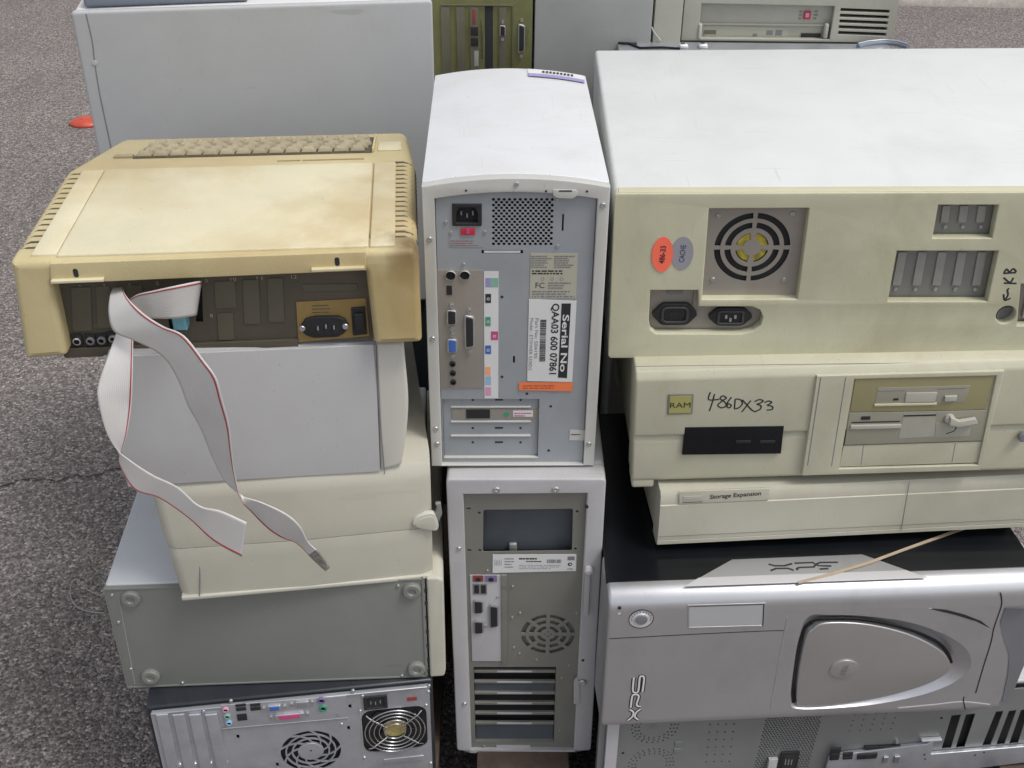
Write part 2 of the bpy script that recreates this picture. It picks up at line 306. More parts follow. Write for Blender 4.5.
class T:
    """one thing: an Empty at its front bottom left corner; local x along the face, y into the depth, z up"""
    def __init__(s, name, label, cat, loc, yaw=0, roll=0, lean=0, group=None):
        o = bpy.data.objects.new(name, None); C.objects.link(o); o.empty_display_size = .05
        M = Matrix.Rotation(R_(yaw), 4, 'Z') @ Matrix.Rotation(R_(lean), 4, 'X') @ Matrix.Rotation(R_(roll), 4, 'Y')
        o.location = loc; o.rotation_euler = M.to_euler('XYZ')
        o['label'] = label; o['category'] = cat
        if group: o['group'] = group
        s.o = o; s.M = Matrix.Translation(loc) @ M; s.I = s.M.inverted()
    def P(s, px, py, y=0.):
        """local (x,z) of the spot on the plane at depth y that the measured picture position shows"""
        a = s.I @ CAMP; d = s.I.to_3x3() @ ray(px, py); t = (y - a.y) / d.y; q = a + d * t
        return (q.x, q.z)
    def Z(s, px, py, z):
        a = s.I @ CAMP; d = s.I.to_3x3() @ ray(px, py); t = (z - a.z) / d.z; q = a + d * t
        return (q.x, q.y)
    def PP(s, pts, y=0.): return [s.P(*p, y) for p in pts]
    def R(s, x0, y0, x1, y1, y=0.):
        """axis aligned local rectangle from a picture box measured at its centre lines"""
        a = s.P(x0, (y0 + y1) / 2, y)[0]; b = s.P(x1, (y0 + y1) / 2, y)[0]; c = s.P((x0 + x1) / 2, y1, y)[1]; d = s.P((x0 + x1) / 2, y0, y)[1]
        return a, b, c, d
    def add(s, name, me, m, parent=None, label=None):
        me.materials.clear(); me.materials.append(M_[m] if isinstance(m, str) else m)
        o = bpy.data.objects.new(name, me); C.objects.link(o); o.parent = parent or s.o
        if label: o['label'] = label
        return o
    def plate(s, name, loops, y0, y1, m, bevel=0., parent=None, label=None, bres=3):
        if loops and not isinstance(loops[0][0], (tuple, list, Vector)): loops = [loops]
        return s.add(name, me_curve(loops, y0, y1, bevel, bres), m, parent, label)
    def rp(s, name, box, y0, y1, m, r=0., bevel=0., parent=None, label=None, yr=None):
        a, b, c, d = s.R(*box, y0 if yr is None else yr)
        return s.plate(name, rrect(a, b, c, d, r) if r else rect(a, b, c, d), y0, y1, m, bevel, parent, label)
    def screw(s, px, py, r=.0028, y=0., parent=None, m='screw'):
        x, z = s.P(px, py, y)
        me = join([me_lathe(x, z, [(r, y + .001), (r, y - .0008), (r * .8, y - .0016), (r * .35, y - .0016), (r * .25, y - .0008), (0, y - .0008)], 14)])
        return s.add('screw', me, m, parent)
    def hole(s, px, py, r=.0016, y=0., parent=None):
        x, z = s.P(px, py, y)
        return s.add('screw_hole', me_lathe(x, z, [(r, y + .001), (r, y - .0004), (0, y - .0004)], 12), 'dark', parent)
    def text(s, name, string, cx, cz, w, h, m, y, rot=0., parent=None, shear=0., bold=0.):
        cu = bpy.data.curves.new('t', 'FONT'); cu.body = string; cu.align_x = 'CENTER'; cu.align_y = 'CENTER'; cu.fill_mode = 'BOTH' if False else cu.fill_mode
        cu.resolution_u = 3; cu.extrude = 0; cu.shear = shear; cu.offset = bold
        ob = bpy.data.objects.new('t', cu); me = bpy.data.meshes.new_from_object(ob); bpy.data.objects.remove(ob); bpy.data.curves.remove(cu)
        xs = [v.co.x for v in me.vertices]; ys = [v.co.y for v in me.vertices]
        mx, my = (max(xs) + min(xs)) / 2, (max(ys) + min(ys)) / 2; W, Hh = max(xs) - min(xs), max(ys) - min(ys)
        c, sn = math.cos(R_(rot)), math.sin(R_(rot))
        for v in me.vertices:
            a = (v.co.x - mx) / W * w; b = (v.co.y - my) / Hh * h
            v.co = (cx + a * c - b * sn, y, cz + a * sn + b * c)
        bm = bmesh.new(); bm.from_mesh(me); bm.to_mesh(me); bm.free()
        return s.add(name, me, m, parent)
    def pen(s, name, strokes, r, m, y, parent=None, px=True, flat=.3):
        ms = []
        for st in strokes:
            pts = [s.P(*p, y) for p in st] if px else st
            pts = smooth_loop([Vector(p) for p in pts], 4, False) if len(pts) > 2 else pts
            ms.append(me_tube([(p[0], y, p[1]) for p in pts], r, 8))
        me = join(ms)
        for v in me.vertices: v.co.y = y + (v.co.y - y) * flat
        return s.add(name, me, m, parent)
    def dashes(s, name, x0, x1, z0, z1, rows, m, y, parent=None, seed=1, fill=.8, hh=.55, vert=False):
        """lines of print too small to read: short ink bars"""
        rnd = random.Random(seed); bm = bmesh.new()
        L0, L1, W0, W1 = (z0, z1, x0, x1) if vert else (x0, x1, z0, z1)
        for k in range(rows):
            wc = W0 + (W1 - W0) * (k + .5) / rows; hw = abs(W1 - W0) / rows * hh / 2; p = L0; end = L0 + (L1 - L0) * rnd.uniform(fill - .2, fill + .2 if fill < .8 else 1)
            while p < end:
                q = min(end, p + (L1 - L0) * rnd.uniform(.03, .14))
                vs = [(p, wc - hw), (q, wc - hw), (q, wc + hw), (p, wc + hw)]
                if vert: vs = [(b, a) for a, b in vs]
                bm.faces.new([bm.verts.new((a, y, b)) for a, b in vs]); p = q + (L1 - L0) * rnd.uniform(.01, .03)
        me = bpy.data.meshes.new('m'); bm.to_mesh(me); bm.free()
        return s.add(name, me, m, parent)
    def barcode(s, name, x0, x1, z0, z1, m, y, parent=None, seed=3, vert=True):
        rnd = random.Random(seed); bm = bmesh.new(); a, b = (z0, z1) if vert else (x0, x1); p = a
        while p < b:
            q = min(b, p + rnd.choice((.0004, .0008, .0013)))
            vs = [(x0, p), (x1, p), (x1, q), (x0, q)] if vert else [(p, z0), (q, z0), (q, z1), (p, z1)]
            bm.faces.new([bm.verts.new((u, y, v)) for u, v in vs]); p = q + rnd.choice((.0004, .0008))
        me = bpy.data.meshes.new('m'); bm.to_mesh(me); bm.free(); return s.add(name, me, m, parent)
    def carve(s, ob, me):
        cu = bpy.data.objects.new('cutter', me); C.objects.link(cu); cu.parent = ob.parent
        md = ob.modifiers.new('b', 'BOOLEAN'); md.object = cu; md.solver = 'EXACT'
        bpy.context.view_layer.update()
        dg = bpy.context.evaluated_depsgraph_get(); ne = bpy.data.meshes.new_from_object(ob.evaluated_get(dg))
        ob.modifiers.clear(); old = ob.data; ob.data = ne; bpy.data.objects.remove(cu); bpy.data.meshes.remove(old)
        fin(ne, 38, recalc=False); return ob
    def iec(s, box, y, parent=None, female=False, name='power_socket', flange=True):
        a, b, c, d = s.R(*box, y); w = b - a; h = d - c; cx, cz = (a + b) / 2, (c + d) / 2
        o = s.plate(name, [round_poly([(a, c), (b, c), (b, d), (a, d)], .0015), round_poly([(a + w * .13, c + h * .14), (b - w * .13, c + h * .14), (b - w * .13, c + h * .62), (b - w * .24, d - h * .14), (a + w * .24, d - h * .14), (a + w * .13, c + h * .62)], .001)], y - .002, y + .012, 'black', .0005, parent)
        s.plate('socket_floor', rect(a + .001, b - .001, c + .001, d - .001), y + .0125, y + .0135, 'black', 0, o)
        for dx, dz in ((-.2, .02), (0, -.1), (.2, .02)):
            if female: s.plate('pin_slot', rect(cx + dx * w - .0012, cx + dx * w + .0012, cz + dz * h - .003, cz + dz * h + .003), y + .0075, y + .0125, 'dark', 0, o)
            else: s.add('pin', me_box(cx + dx * w - .0009, cx + dx * w + .0009, y + .002, y + .0125, cz + dz * h - .0022, cz + dz * h + .0022, .0003), 'greyink', o)
        return o
    def dsub(s, cx, cz, w, h, y, m='black', shell='screw', parent=None, name='port', nuts=True):
        """upright D shaped connector w wide h tall"""
        vert = h > w; k = min(w, h)
        o = s.plate(name, [round_poly([(cx - w / 2, cz - h / 2), (cx + w / 2, cz - h / 2 * .86 if vert else cz - h / 2), (cx + w / 2, cz + h / 2 * .86 if vert else cz + h / 2), (cx - w / 2, cz + h / 2)], k * .25)], y - .003, y + .001, shell, .0006, parent)
        s.plate('contacts', round_poly([(cx - w * .36, cz - h * .44), (cx + w * .36, cz - h * .40), (cx + w * .36, cz + h * .40), (cx - w * .36, cz + h * .44)], k * .2), y - .0036, y - .001, m, .0004, o)
        if nuts:
            for sg in (-1, 1):
                x, z = (cx, cz + sg * (h / 2 + .0045)) if vert else (cx + sg * (w / 2 + .0045), cz)
                s.add('jack_nut', me_lathe(x, z, [(.0024, y + .001), (.0024, y - .003), (.0012, y - .003), (.0011, y - .001), (0, y - .001)], 6), 'screw', o)
        return o
    def jack(s, px, py, r, y, ring='screw', parent=None, name='jack', k=.55):
        x, z = s.P(px, py, y)
        o = s.add(name, me_lathe(x, z, [(r, y + .001), (r, y - .002), (r * (k + .1), y - .0025), (r * k, y + .003), (0, y + .003)], 18), ring, parent)
        s.add('jack_hole', me_lathe(x, z, [(r * k, y - .0012), (0, y - .0012)], 14), 'dark', o)
        return o
    def groove(s, name, pts, r, m, y, parent=None):
        return s.pen(name, [pts], r, m, y, parent, flat=.35)

def tagst(o, kind='structure'): o['kind'] = kind

# ================================================================== setting
def plane(name, x0, x1, y0, y1, z, m):
    me = bpy.data.meshes.new(name); me.from_pydata([(x0, y0, z), (x1, y0, z), (x1, y1, z), (x0, y1, z)], [], [(0, 1, 2, 3)])
    me.materials.append(m); o = bpy.data.objects.new(name, me); C.objects.link(o); tagst(o); return o
plane('ground', -60, 60, -40, 140, 0, ground_mat())
K = mat('pale_kerb_stone', (.60, .55, .50), .8, var=.2, scale=30, stain=(.3, .2, .16), stain_amt=.5, bump=.5)
kb = bpy.data.objects.new('kerb', me_box(-8, 9, 5.66, 5.86, -.02, .05, .008)); kb.data.materials.append(K); C.objects.link(kb); kb.rotation_euler.z = R_(-2.2); tagst(kb)
pv = bpy.data.objects.new('pavement', me_box(-8, 9, 5.865, 9.0, -.02, .045, 0)); pv.data.materials.append(mat('red_brick_paving', (.30, .14, .11), .85, var=.3, scale=25, stain=(.4, .3, .26), stain_amt=.6)); C.objects.link(pv); pv.rotation_euler.z = R_(-2.2); tagst(pv)

# ------------------------------------------------------------------ pallet
def pallet(loc, yaw, w, d, label, n=7, h=.14):
    t = T('pallet', label, 'pallet', loc, yaw, group='wooden pallets under the computers')
    sw = w / (n + (n - 1) * .42)
    for k in range(n):
        x = k * sw * 1.42
        t.add('deck_board', me_box(x, x + sw, 0, d, h - .02, h, .002), 'wood')
    for q in (0, .5, 1):
        t.add('stringer', me_box(0, w, q * (d - .06), q * (d - .06) + .06, .0225, h - .022, .002), 'wood')
    for k in (0, n // 2, n - 1):
        x = k * sw * 1.42
        t.add('bottom_board', me_box(x, x + sw, 0, d, .001, .021, .002), 'wood')
    return t
pallet((-.40, .965, 0), 0.5, 1.20, .80, 'grimy dark wooden pallet under the front stacks')

# ================================================================== G: white tower on top of the centre stack
def tower_top_centre():
    t = T('computer_tower', 'white mini tower with domed roof and serial number sticker on its blue-grey rear', 'computer', (-.0929, 1.0669, .6165), 1.35)
    w, h, d = .19, .3500, .358
    arch = [(w * k / 16, h + .0095 * (1 - ((k - 8) / 8) ** 2) - (.0 if 0 < k < 16 else .0)) for k in range(17)]
    outer = [(0, 0)] + [(x, z) for x, z in arch] + [(w, 0)]
    outer = [(0, .0)] + arch + [(w, .0)]
    t.plate('case', outer[::-1], .0125, d, 'roof', .003)
    # rear rim with opening
    zt = lambda x: h + .0095 * (1 - ((x - w / 2) / (w / 2)) ** 2) - .0155
    inner = [(.0125, .002)] + [(x, zt(x)) for x in [.0125 + (w - .025) * k / 12 for k in range(13)]] + [(w - .0125, .002)]
    t.plate('rear_rim', [outer[::-1], inner], 0, .012, 'rail', .0014)
    Y = .0055
    P = lambda a, b: t.P(a, b, Y)
    # holes in the steel panel
    holes = []
    x0, z0 = P(493.5, 199.5); x1, z1 = P(551, 244)
    nx, nz = 12, 9
    for j in range(2 * nz - 1):
        for i in range(nx - (j % 2)):
            holes.append(circ(x0 + (x1 - x0) * (i + .5 * (j % 2)) / (nx - 1), z0 + (z1 - z0) * j / (2 * nz - 2), .00175, 8))
    a, b, c, dd = t.R(452.2, 203.6, 481.8, 225.6, Y); holes.append(rect(a, b, c, dd))
    a, b, c, dd = t.R(443.2, 399, 538.6, 457.4, Y); rec = (a, b, c, dd); holes.append(rect(a, b, c, dd))
    a, b, c, dd = t.R(481.5, 250, 523, 253.6, Y); holes.append(rect(a, b, c, dd))
    a, b, c, dd = t.R(562, 214, 563.8, 231, Y); holes.append(rect(a, b, c, dd))
    a, b, c, dd = t.R(513, 356, 515, 363, Y); holes.append(rect(a, b, c, dd))
    po = [(x + (.0008 if x < w / 2 else -.0008), z - .0005) for x, z in inner]
    pan = t.plate('rear_panel', [po] + holes, Y, Y + .001, 'gpanel')
    t.plate('unlit_backing', [[(x, z) for x, z in po]], Y + .0055, Y + .0065, 'dark')
    # raised supply frame line, and the bright bar
    t.rp('bar', (484, 250.6, 520.5, 252.8), Y + .0005, Y + .0035, 'roof', parent=pan)
    s = t.iec((452.4, 203.8, 481.6, 225.4), Y - .0)
    t.rp('voltage_switch', (460.8, 228.4, 475, 235.2), Y - .0015, Y - .0002, 'redp', bevel=.0004)
    t.rp('switch_lever', (466.2, 229.4, 469.6, 234), Y - .0024, Y - .0014, 'mag')
    lb = t.rp('label', (449.5, 238.6, 484, 247.2), Y - .0005, Y - .0002, 'gpanel')
    a, b, c, dd = t.R(450.5, 239.6, 483, 246.4, Y); t.dashes('print', a, b, c, dd, 3, 'dred', Y - .0007, lb, 5, hh=.25)
    for q in ((446, 222), (451, 232.4), (484.8, 231.8), (557.5, 199.5), (557.5, 246), (463.7, 264.2)): t.screw(*q, r=.0019, y=Y)
    for q in ((502, 296.8), (502, 376.8), (527, 393.6), (550.8, 406.2), (548.7, 450.4)): t.hole(*q, y=Y)
    for q in ((429.8, 239.2), (432.8, 338.6), (435.8, 428.6), (603, 205.2), (437.2, 443.8), (588.8, 443.9)): t.screw(*q, r=.0031, y=-.0002)
    x, z = t.P(516.6, 184.4, -.0002); t.screw(516.6, 184.0, r=.0025, y=-.0002)
    # locking tab on the top edge
    t.plate('lock_tab', round_poly(t.PP([(553, 189.5), (553, 195), (557, 198), (573, 198.5), (578, 195), (577, 190)], -.0005), .002), -.0012, .004, 'rail', .0004)
    t.rp('tab_slot', (559, 190.3, 572, 191.8), -.0014, 0, 'dark')
    for q in ((466, 190.6), (546, 191.2), (587, 191.4)): t.hole(*q, r=.0012, y=-.0001)
    # I/O shield
    io = t.rp('port_shield', (438.7, 270, 483, 388), Y - .0014, Y - .0002, 'taupe', bevel=.0004)
    yy = Y - .0014
    for q in ((450.6, 275), (464.8, 274.8)):
        t.jack(*q, .0060, yy, 'screw', io, 'mouse_port', .78)
    t.rp('usb_port', (446.5, 286, 452, 295), yy - .0008, yy, 'black', parent=io)
    x, z = t.P(451.8, 316.5, yy); t.dsub(x, z, .0108, .0190, yy, 'black', 'screw', io, 'serial_port')
    x, z = t.P(452.4, 344.8, yy); t.dsub(x, z, .0108, .0180, yy, 'blue', 'screw', io, 'video_port')
    x, z = t.P(469.6, 331, yy); t.dsub(x, z, .0108, .0430, yy, 'black', 'screw', io, 'printer_port')
    for q in ((452.6, 363.6), (452.8, 372.8), (453.2, 381.8)): t.jack(*q, .0034, yy, 'black', io, 'audio_jack')
    st = t.rp('port_legend', (484.2, 271.5, 498.4, 398.4), Y - .0006, Y - .0002, 'white')
    for bx, mm in (((485.6, 278, 490, 287), 'purple'), ((490.2, 278, 498.2, 287), 'green2'), ((485.4, 294, 491, 303), 'ink'), ((485.4, 317, 490.6, 326), 'green'),
                   ((491, 331.5, 498, 340), 'mag'), ((485.2, 345.5, 491, 354), 'blue'), ((485.4, 367, 490.6, 375.6), 'peach'), ((485.4, 376.4, 491, 385), 'blue2'), ((485.4, 387, 491, 395.5), 'pink')):
        q = t.rp('colour_patch', bx, Y - .0009, Y - .00062, mm, parent=st)
    for k, (px, py) in enumerate(((488.2, 298.5), (488, 321.5), (494.5, 335.8), (488.1, 349.8))):
        x, z = t.P(px, py, Y); t.plate('symbol', [circ(x, z, .0017, 10), circ(x, z, .0011, 10)], Y - .0011, Y - .00095, 'white', parent=st)
    # approval label
    f = t.rp('approval_label', (530.2, 253.4, 577, 298.4), Y - .0006, Y - .0002, 'cream')
    a, b, c, dd = t.R(531, 255, 552, 268, Y); t.dashes('print', a, b, c, dd, 6, 'greyink', Y - .0008, f, 11)
    a, b, c, dd = t.R(554, 255, 575, 268, Y); t.dashes('print', a, b, c, dd, 6, 'greyink', Y - .0008, f, 12)
    a, b, c, dd = t.R(532, 269.5, 575.5, 274.5, Y); t.dashes('print', a, b, c, dd, 2, 'ink', Y - .0008, f, 13)
    x, z = t.P(540, 285, Y); t.text('lettering', 'FC', x, z, .0095, .0065, 'ink', Y - .0008, 0, f)
    for q in (542.5, 552, 561.5):
        x, z = t.P(q, 278.6, Y); t.plate('approval_mark', [circ(x, z, .0019, 12), circ(x, z, .0014, 12)], Y - .0008, Y - .00065, 'greyink', parent=f)
    a, b, c, dd = t.R(548, 281.5, 571, 289, Y); t.dashes('print', a, b, c, dd, 3, 'greyink', Y - .0008, f, 14)
    a, b, c, dd = t.R(532, 290, 575, 297.6, Y); t.dashes('print', a, b, c, dd, 3, 'greyink', Y - .0008, f, 15)
    # serial number sticker
    yS = Y - .0009
    sn = t.plate('serial_number_sticker', t.PP([(529, 298.8), (576.6, 300.8), (572.2, 381.6), (527.2, 380.6)], Y), yS, Y - .0002, 'white')
    q = t.PP([(561.6, 303), (570.9, 303), (566.9, 377.6), (558, 377)], Y); t.plate('black_band', q, yS - .0003, yS - .0001, 'ink', parent=sn)
    ang = -math.degrees(math.atan2(q[0][1] - q[3][1], (q[0][0] - q[3][0]))) ; ang = -90 + (math.degrees(math.atan2(q[3][0] - q[0][0], q[0][1] - q[3][1]))) * -1
    ln = lambda p1, p2: (Vector(t.P(*p2, Y)) - Vector(t.P(*p1, Y))).length
    ang = math.degrees(math.atan2(q[3][1] - q[0][1], q[3][0] - q[0][0]))
    x, z = t.P(564.4, 343, Y); t.text('lettering', 'Serial No', x, z, ln((564, 316), (562, 373)), .0072, 'white', yS - .0006, ang, sn, bold=.018)
    x, z = t.P(553.6, 339, Y); t.text('lettering', 'QAA03 600 07861', x, z, ln((553, 304), (550, 374.5)), .0096, 'ink', yS - .0003, ang, sn, bold=.02)
    x, z = t.P(536.3, 338, Y); t.text('lettering', 'Part No: 504195', x, z, ln((537, 317), (535, 357)), .0038, 'greyink', yS - .0003, ang, sn)
    x, z = t.P(530.9, 344, Y); t.text('lettering', 'Model : ETOWER 533ID2', x, z, ln((532, 318), (530, 370)), .0036, 'greyink', yS - .0003, ang, sn)
    a, b, c, dd = t.R(539.8, 319, 545.8, 361, Y); t.barcode('barcode', a, b, c, dd, 'ink', yS - .0003, sn)
    o = t.plate('orange_sticker', t.PP([(519, 381.9), (572.8, 382), (572.4, 390.6), (518.7, 389.6)], Y), Y - .0013, Y - .001, 'orange')
    a, b, c, dd = t.R(523, 384, 569, 388.5, Y); t.dashes('print', a, b, c, dd, 2, 'dred', Y - .0015, o, 21, hh=.3)
    # card slots
    a, b, c, dd = rec; yb = Y + .0042
    fl = t.plate('slot_floor', rect(a + .0003, b - .0003, c + .0003, dd - .0003), yb, yb + .001, 'gpanel')
    for py in (406.4, 421, 435.2): 
        u = t.R(450.8, py - .8, 530.8, py + .8, yb); t.add('slot_ridge', me_box(u[0], u[1], yb - .002, yb + .0005, u[2], u[3], .0005), 'rail', fl)
    t.add('slot_ridge', me_box(a, b, Y - .0008, Y + .004, c - .0012, c + .0006, .0005), 'rail', fl)
    for py in (399.8, 427.9, 442.2):
        for px in (472.8, 520.6): t.hole(px, py, .0014, yb, fl)
        t.rp('slit', (495, py - .8, 503, py + .8), yb - .0003, yb, 'dark', parent=fl)
    br = t.rp('card_bracket', (452, 409, 539, 419.3), yb - .001, yb - .0002, 'taupe')
    t.rp('modem_port', (466.2, 409.8, 490, 418.4), yb - .0018, yb - .001, 'black', parent=br)
    x, z = t.P(506.4, 413.8, yb); t.plate('green_dot', circ(x, z, .0032), yb - .0014, yb - .001, 'green', parent=br)
    w_ = t.rp('small_label', (513, 410.8, 533, 416.8), yb - .0014, yb - .001, 'white', parent=br)
    a, b, c, dd = t.R(514, 411.4, 532, 416.2, yb); t.dashes('print', a, b, c, dd, 2, 'mag', yb - .0016, w_, 31, hh=.4)
    sl = t.rp('small_label', (569.6, 430, 587.4, 440.4), Y - .0006, Y - .0002, 'rail')
    a, b, c, dd = t.R(571, 433.4, 586, 435, Y); t.dashes('print', a, b, c, dd, 1, 'ink', Y - .0008, sl, 32)
    # roof sticker (lies on the dome)
    bm = bmesh.new(); g = []
    (xa, ya) = t.Z(527.8, 73.5, h + .006); (xb, yb2) = t.Z(585, 79.5, h + .006); ya2 = t.Z(527.5, 80, h + .006)[1]
    dome = lambda x: h + .0095 * (1 - ((x - w / 2) / (w / 2)) ** 2)
    xb = min(xb, w - .003)
    for part, (f0, f1), mm in (('roof_sticker', (.0, 1.), 'white'), ('purple_stripe', (.0, .38), 'purple')):
        bm = bmesh.new(); rows = []
        for k in range(9):
            x = xa + (xb - xa) * k / 8; y0 = .3 + .0; yfar = d - .006; dep = .030
            zz = dome(x) + (.0012 if part == 'roof_sticker' else .0017)
            rows.append([bm.verts.new((x, yfar - dep * (1 - f), zz)) for f in (f0, f1)])
        for p, q in zip(rows, rows[1:]): bm.faces.new((p[0], q[0], q[1], p[1]))
        me = bpy.data.meshes.new('m'); bm.to_mesh(me); bm.free()
        if part == 'roof_sticker': rs = t.add(part, me, mm)
        else: t.add(part, me, mm, rs)
    bm = bmesh.new()
    for k in range(9):
        x = xa + .018 + k * .0045; z = dome(x) + .0020
        bm.faces.new([bm.verts.new(v) for v in ((x, d - .020, z), (x + .0028, d - .020, z), (x + .0028, d - .013, z), (x, d - .013, z))])
    me = bpy.data.meshes.new('m'); bm.to_mesh(me); bm.free(); t.add('print', me, 'ink', rs)
    for x in (.012, w - .022):
        for y in (.02, d - .03): t.add('foot', me_box(x, x + .012, y, y + .012, -.0035, .0002), 'black')
tower_top_centre()

# ================================================================== H: tower below it
def tower_low_centre():
    t = T('computer_tower', 'pale grey tower with empty supply bay, standing under the domed white tower', 'computer', (-.0708, 1.0479, .1405), .33, -.53)
    w, h, d = .1854, .4722, .42
    t.add('case', me_box(0, w, .031, d, 0, h, .006), 'hbody')
    inner = t.PP([(463.2, 494.6), (587.2, 493.6), (573.6, 751), (471.5, 752)])
    t.plate('rear_rim', [round_poly([(0, 0), (w, 0), (w, h), (0, h)], .006), inner], 0, .03, 'hbody', .002)
    Y = .006
    P = lambda *q: t.P(*q, Y)
    holes = []
    holes.append(round_poly(t.PP([(483.4, 509.8), (573, 508.6), (572, 550.6), (483, 551.8)], Y), .003))
    cx, cz = P(547.8, 634.3)
    for r0, r1, n, g in ((.0285, .0345, 8, 9), (.0185, .0245, 8, 14), (.0095, .0145, 4, 24)):
        for k in range(n): holes.append(arcslot(cx, cz, r0, r1, k * 360 / n + g / 2, (k + 1) * 360 / n - g / 2, 6))
    for dx, dz in ((-.004, 0), (.004, 0), (0, .004), (0, -.004)): holes.append(circ(cx + dx, cz + dz, .0012, 8))
    a, b, c, dd = t.R(474.5, 667, 555, 741.6, Y); rec = (a, b, c, dd); holes.append(rect(a, b, c, dd))
    a2, b2, c2, d2 = t.R(470.8, 575, 501.3, 661, Y)
    out = [(inner[0][0] - .0005, inner[0][1] + .0005), (inner[1][0] + .0005, inner[1][1] + .0005), (inner[2][0] + .0005, .0025), (inner[3][0] - .0005, .0025)]
    for q in ((468.3, 508.5), (469.3, 550.2)): x, z = P(*q); holes.append(rrect(x - .0028, x + .0028, z - .0014, z + .0014, .0013, 3))
    for q in ((479.2, 512.8), (577, 511.4), (575.4, 548.8), (479.8, 550.2)): x, z = P(*q); holes.append(circ(x, z, .0019, 8))
    pan = t.plate('rear_panel', [out] + holes, Y, Y + .0012, 'hpanel')
    # inside: dim steel bay behind the supply opening, dark elsewhere
    o = round_poly(t.PP([(478, 504), (579, 503), (577, 556), (478, 557)], Y), .002)
    xs = [p[0] for p in o]; zs = [p[1] for p in o]
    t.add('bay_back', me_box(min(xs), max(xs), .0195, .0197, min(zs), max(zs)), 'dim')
    bx, bz = t.P(513, 545, .018); t.add('bay_bracket', me_box(bx - .005, bx + .005, .014, .0192, bz - .008, bz + .005, .002), 'greysteel')
    t.add('unlit_backing', me_box(.004, w - .004, .0275, .029, .003, min(zs) - .001), 'dark')
    # fan dish behind the ring grille
    t.add('fan_frame', me_lathe(cx, cz, [(.038, Y + .002), (.038, Y + .006), (.0, Y + .006)], 32, cap=False), 'hpanel')
    # rim bits
    for q in ((496.6, 489.8), (555.6, 489.5)): t.screw(*q, r=.0042, y=-.0005)
    for q in ((459, 548.4), (464.6, 703.8)): t.screw(*q, r=.003, y=-.0005)
    for q in ((582.4, 682.8),): t.screw(*q, r=.0052, y=-.002)
    t.plate('latch_plate', round_poly(t.PP([(573.8, 682), (578, 678), (580, 690), (580, 704), (573.6, 704)], -.001), .002), -.0015, .004, 'hbody', .0005)
    lv = t.plate('lock_lever', round_poly(t.PP([(585.2, 570), (590.6, 570), (588.4, 615), (582.6, 616)], -.004), .002), -.006, -.0005, 'hbody', .001)
    x, z = t.P(588.4, 570.6, -.004); t.add('lever_pivot', me_lathe(x, z, [(.0055, -.0005), (.0055, -.0075), (.003, -.009), (0, -.009)], 18), 'hbody', lv)
    t.hole(586.6, 506.8, .0024, -.0003); t.hole(583, 660.4, .0018, -.0003)
    # certification label
    lb = t.plate('certificate_label', t.PP([(492.8, 554.4), (576.4, 554), (576, 570.6), (492.6, 572.6)], Y), Y - .0007, Y - .0002, 'white')
    y2 = Y - .0009
    a, b, c, dd = t.R(494, 557, 502, 565, Y); t.dashes('print', a, b, c, dd, 5, 'greyink', y2, lb, 41, vert=True, hh=.3)
    a, b, c, dd = t.R(504.5, 557, 515, 568, Y); t.dashes('print', a, b, c, dd, 4, 'greyink', y2, lb, 42, hh=.35)
    a, b, c, dd = t.R(519, 557, 548, 559.6, Y); t.dashes('print', a, b, c, dd, 1, 'ink', y2, lb, 43)
    a, b, c, dd = t.R(526, 560, 546, 562, Y); t.dashes('print', a, b, c, dd, 1, 'ink', y2, lb, 44)
    a, b, c, dd = t.R(547, 559, 561, 562.6, Y); t.barcode('barcode', a, b, c, dd, 'greyink', y2, lb, 5, vert=False)
    a, b, c, dd = t.R(519, 564, 564, 569, Y); t.dashes('print', a, b, c, dd, 3, 'greyink', y2, lb, 45, hh=.25)
    a, b, c, dd = t.R(567.5, 556, 574.6, 559.8, Y); t.plate('approval_mark', rect(a, b, c, dd), y2, y2 + .0001, 'greyink', parent=lb)
    x, z = P(570, 563.8); t.plate('approval_mark', [circ(x, z, .0028, 14), circ(x + .0004, z, .0015, 10)], y2, y2 + .0001, 'ink', parent=lb)
    x, z = P(570, 568.6); t.text('lettering', 'CE', x, z, .0066, .0026, 'ink', y2, 0, lb)
    # port plate
    io = t.rp('port_plate', (471, 575.2, 501.4, 661.2), Y - .0012, Y - .0001, 'hbody', bevel=.0003)
    t.rp('plate_flange', (501.4, 575.2, 507, 664), Y - .003, Y - .0002, 'hpanel', bevel=.0006)
    y3 = Y - .0012
    for bx, mm in (((472.8, 575.8, 483.2, 581.8), 'dred'), ((485, 575.8, 497, 581.8), 'lilac')):
        q = t.rp('mouse_port', bx, y3 - .001, y3, mm, parent=io); 
        a, b, c, dd = t.R(*bx, y3); t.plate('contacts', circ((a + b) / 2, (c + dd) / 2 - .0005, .0034, 12), y3 - .0014, y3 - .001, 'black', parent=q)
    t.rp('usb_frame', (472.8, 584, 487, 594.6), y3 - .0008, y3, 'greyink', parent=io)
    for px in (476.6, 483.4):
        q = t.rp('usb_port', (px - 2.4, 585.4, px + 2.4, 593.4), y3 - .0012, y3 - .0008, 'black', parent=io)
    for px, py, w_, h_, mm in ((478.4, 605.8, .0125, .0225, 'black'), (478.8, 626.2, .0125, .0225, 'black'), (494.0, 615.2, .0115, .0400, 'black')):
        x, z = t.P(px, py, y3); q = t.dsub(x, z, w_, h_, y3, mm, 'greyink', io, 'serial_port' if w_ > .012 else 'printer_port', nuts=False)
    for q in ((489.6, 606.5), (486, 626), (497.8, 596.5)): t.screw(*q, r=.0016, y=y3)
    # slots
    a, b, c, dd = rec; yb = Y + .010
